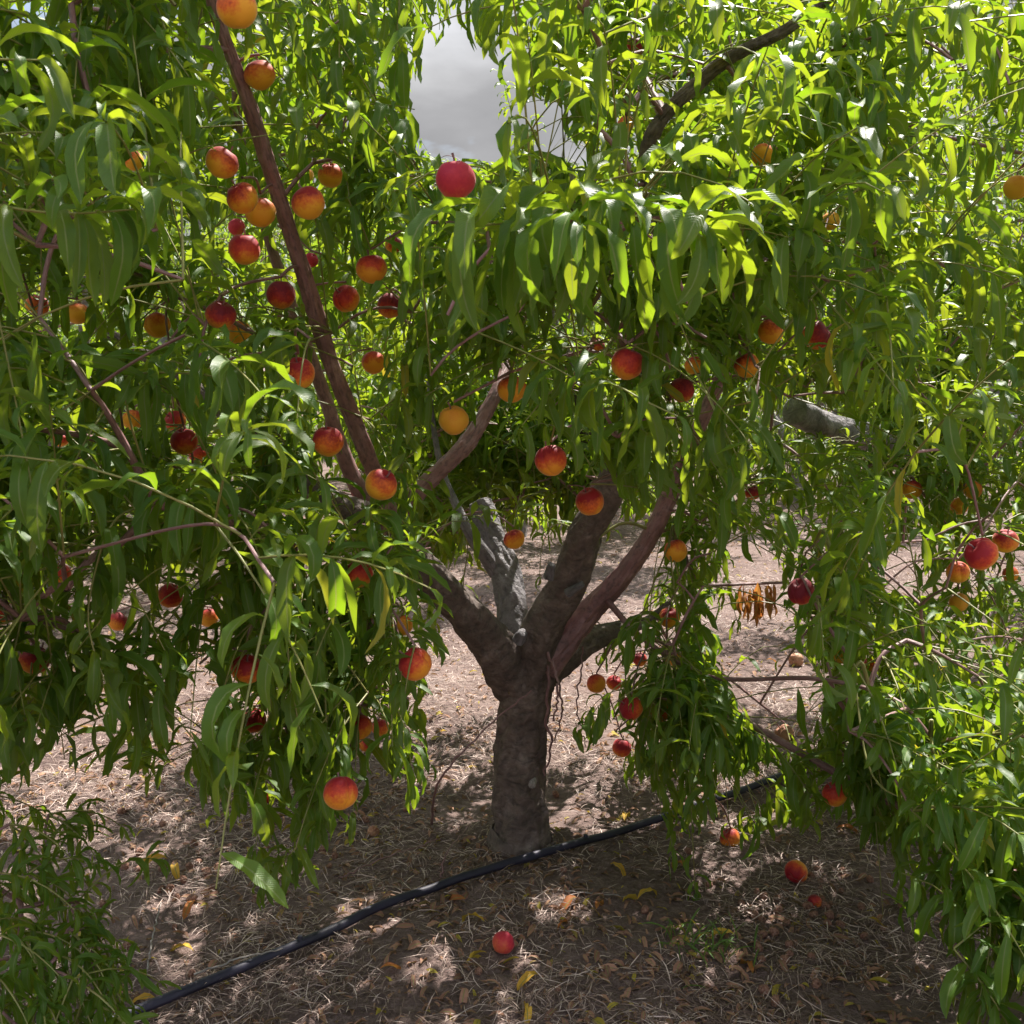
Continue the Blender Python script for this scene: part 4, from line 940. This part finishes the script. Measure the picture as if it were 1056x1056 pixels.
# dry leaf litter and straw: nobody could count them
r6 = np.random.default_rng(6)
def scatter(n, pw=1.0):
    Y_ = 1.9 + 9 * r6.random(n) ** 1.7; X_ = (r6.random(n) - .5) * 1.15 * (Y_ + .6); return X_, Y_
n = 34000; X_, Y_ = scatter(n); keep = vnoise(X_ * 1.6, Y_ * 1.6, 9) * (Y_ < 5.5) + .3 * (Y_ >= 5.5) > r6.random(n) * .75; X_, Y_ = X_[keep], Y_[keep]; n = len(X_)
a_ = r6.uniform(0, 6.28, n); d = nrm(np.stack([np.cos(a_), np.sin(a_), r6.uniform(-.1, .7, n)], -1)); ln = r6.uniform(.012, .06, n)
base = np.stack([X_, Y_, ground_h(X_, Y_) + r6.uniform(.002, .012, n)], -1); pts, D = midribs(base, d, ln, r6.uniform(.5, .95, n), 4, r6, r6.normal(0, .5, (n, 3)))
mb = MB(); leaves(mb, pts, D, d, ln, ln * r6.uniform(.25, .5, n), r6, 0, True); tag(mb.obj('leaf_litter', [leafLit]), 'dry brown leaf litter strewn over the ground under the trees', 'leaf litter', kind='stuff')
n = 300000; X_, Y_ = scatter(n); keep = vnoise(X_ * 2.2 + 7, Y_ * 2.2, 11) * .6 + vnoise(X_ * 7, Y_ * 7, 12) * .6 > r6.random(n) * .5 + .35; X_, Y_ = X_[keep], Y_[keep]; n = len(X_)
a_ = r6.uniform(0, 6.28, n); d = nrm(np.stack([np.cos(a_), np.sin(a_), r6.uniform(0, .55, n)], -1)); ln = r6.uniform(.02, .10, n)
base = np.stack([X_, Y_, ground_h(X_, Y_) + r6.uniform(0, .01, n)], -1); pts, D = midribs(base, d, ln, r6.uniform(.1, .6, n), 3, r6, r6.normal(0, .5, (n, 3)))
mb = MB(); leaves(mb, pts, D, d, ln, r6.uniform(.0018, .0042, n), r6, 0, False); tag(mb.obj('dry_straw', [strawM]), 'thin dry straw and dead grass stalks matted over the ground', 'straw', kind='stuff')
# green grass tuft at the right and the little shoots
def tuft(x, y, n, h, lab):
    g_ = WG(x, y); mb = MB(); b_ = np.tile(g_, (n, 1)); b_[:, 0] += r5.normal(0, .05, n); b_[:, 1] += r5.normal(0, .05, n); b_[:, 2] = ground_h(b_[:, 0], b_[:, 1])
    d = nrm(r5.normal(0, .35, (n, 3)) * [1, 1, 0] + [0, 0, 1]); ln = r5.uniform(.5, 1, n) * h; pts, D = midribs(b_, d, ln, r5.uniform(.1, .7, n), 6, r5); leaves(mb, pts, D, d, ln, r5.uniform(.005, .009, n), r5, 0, True)
    o = mb.obj('grass_tuft', [grassM]); tag(o, lab, 'grass')
tuft(985, 850, 70, .34, 'bright green grass tuft at the right edge beside the hanging boughs')
tuft(885, 770, 45, .2, 'low green weed patch in shade beside the hose at the right')
tuft(20, 1075, 40, .2, 'low green grass tuft in the bottom left corner')
tuft(725, 990, 60, .10, 'small green sprout on the ground under the low hanging shoots')
# render settings that suit many thin translucent leaves
S.cycles.max_bounces = 7; S.cycles.diffuse_bounces = 4; S.cycles.glossy_bounces = 2; S.cycles.transmission_bounces = 4; S.cycles.transparent_max_bounces = 4
S.cycles.caustics_reflective = False; S.cycles.caustics_refractive = False
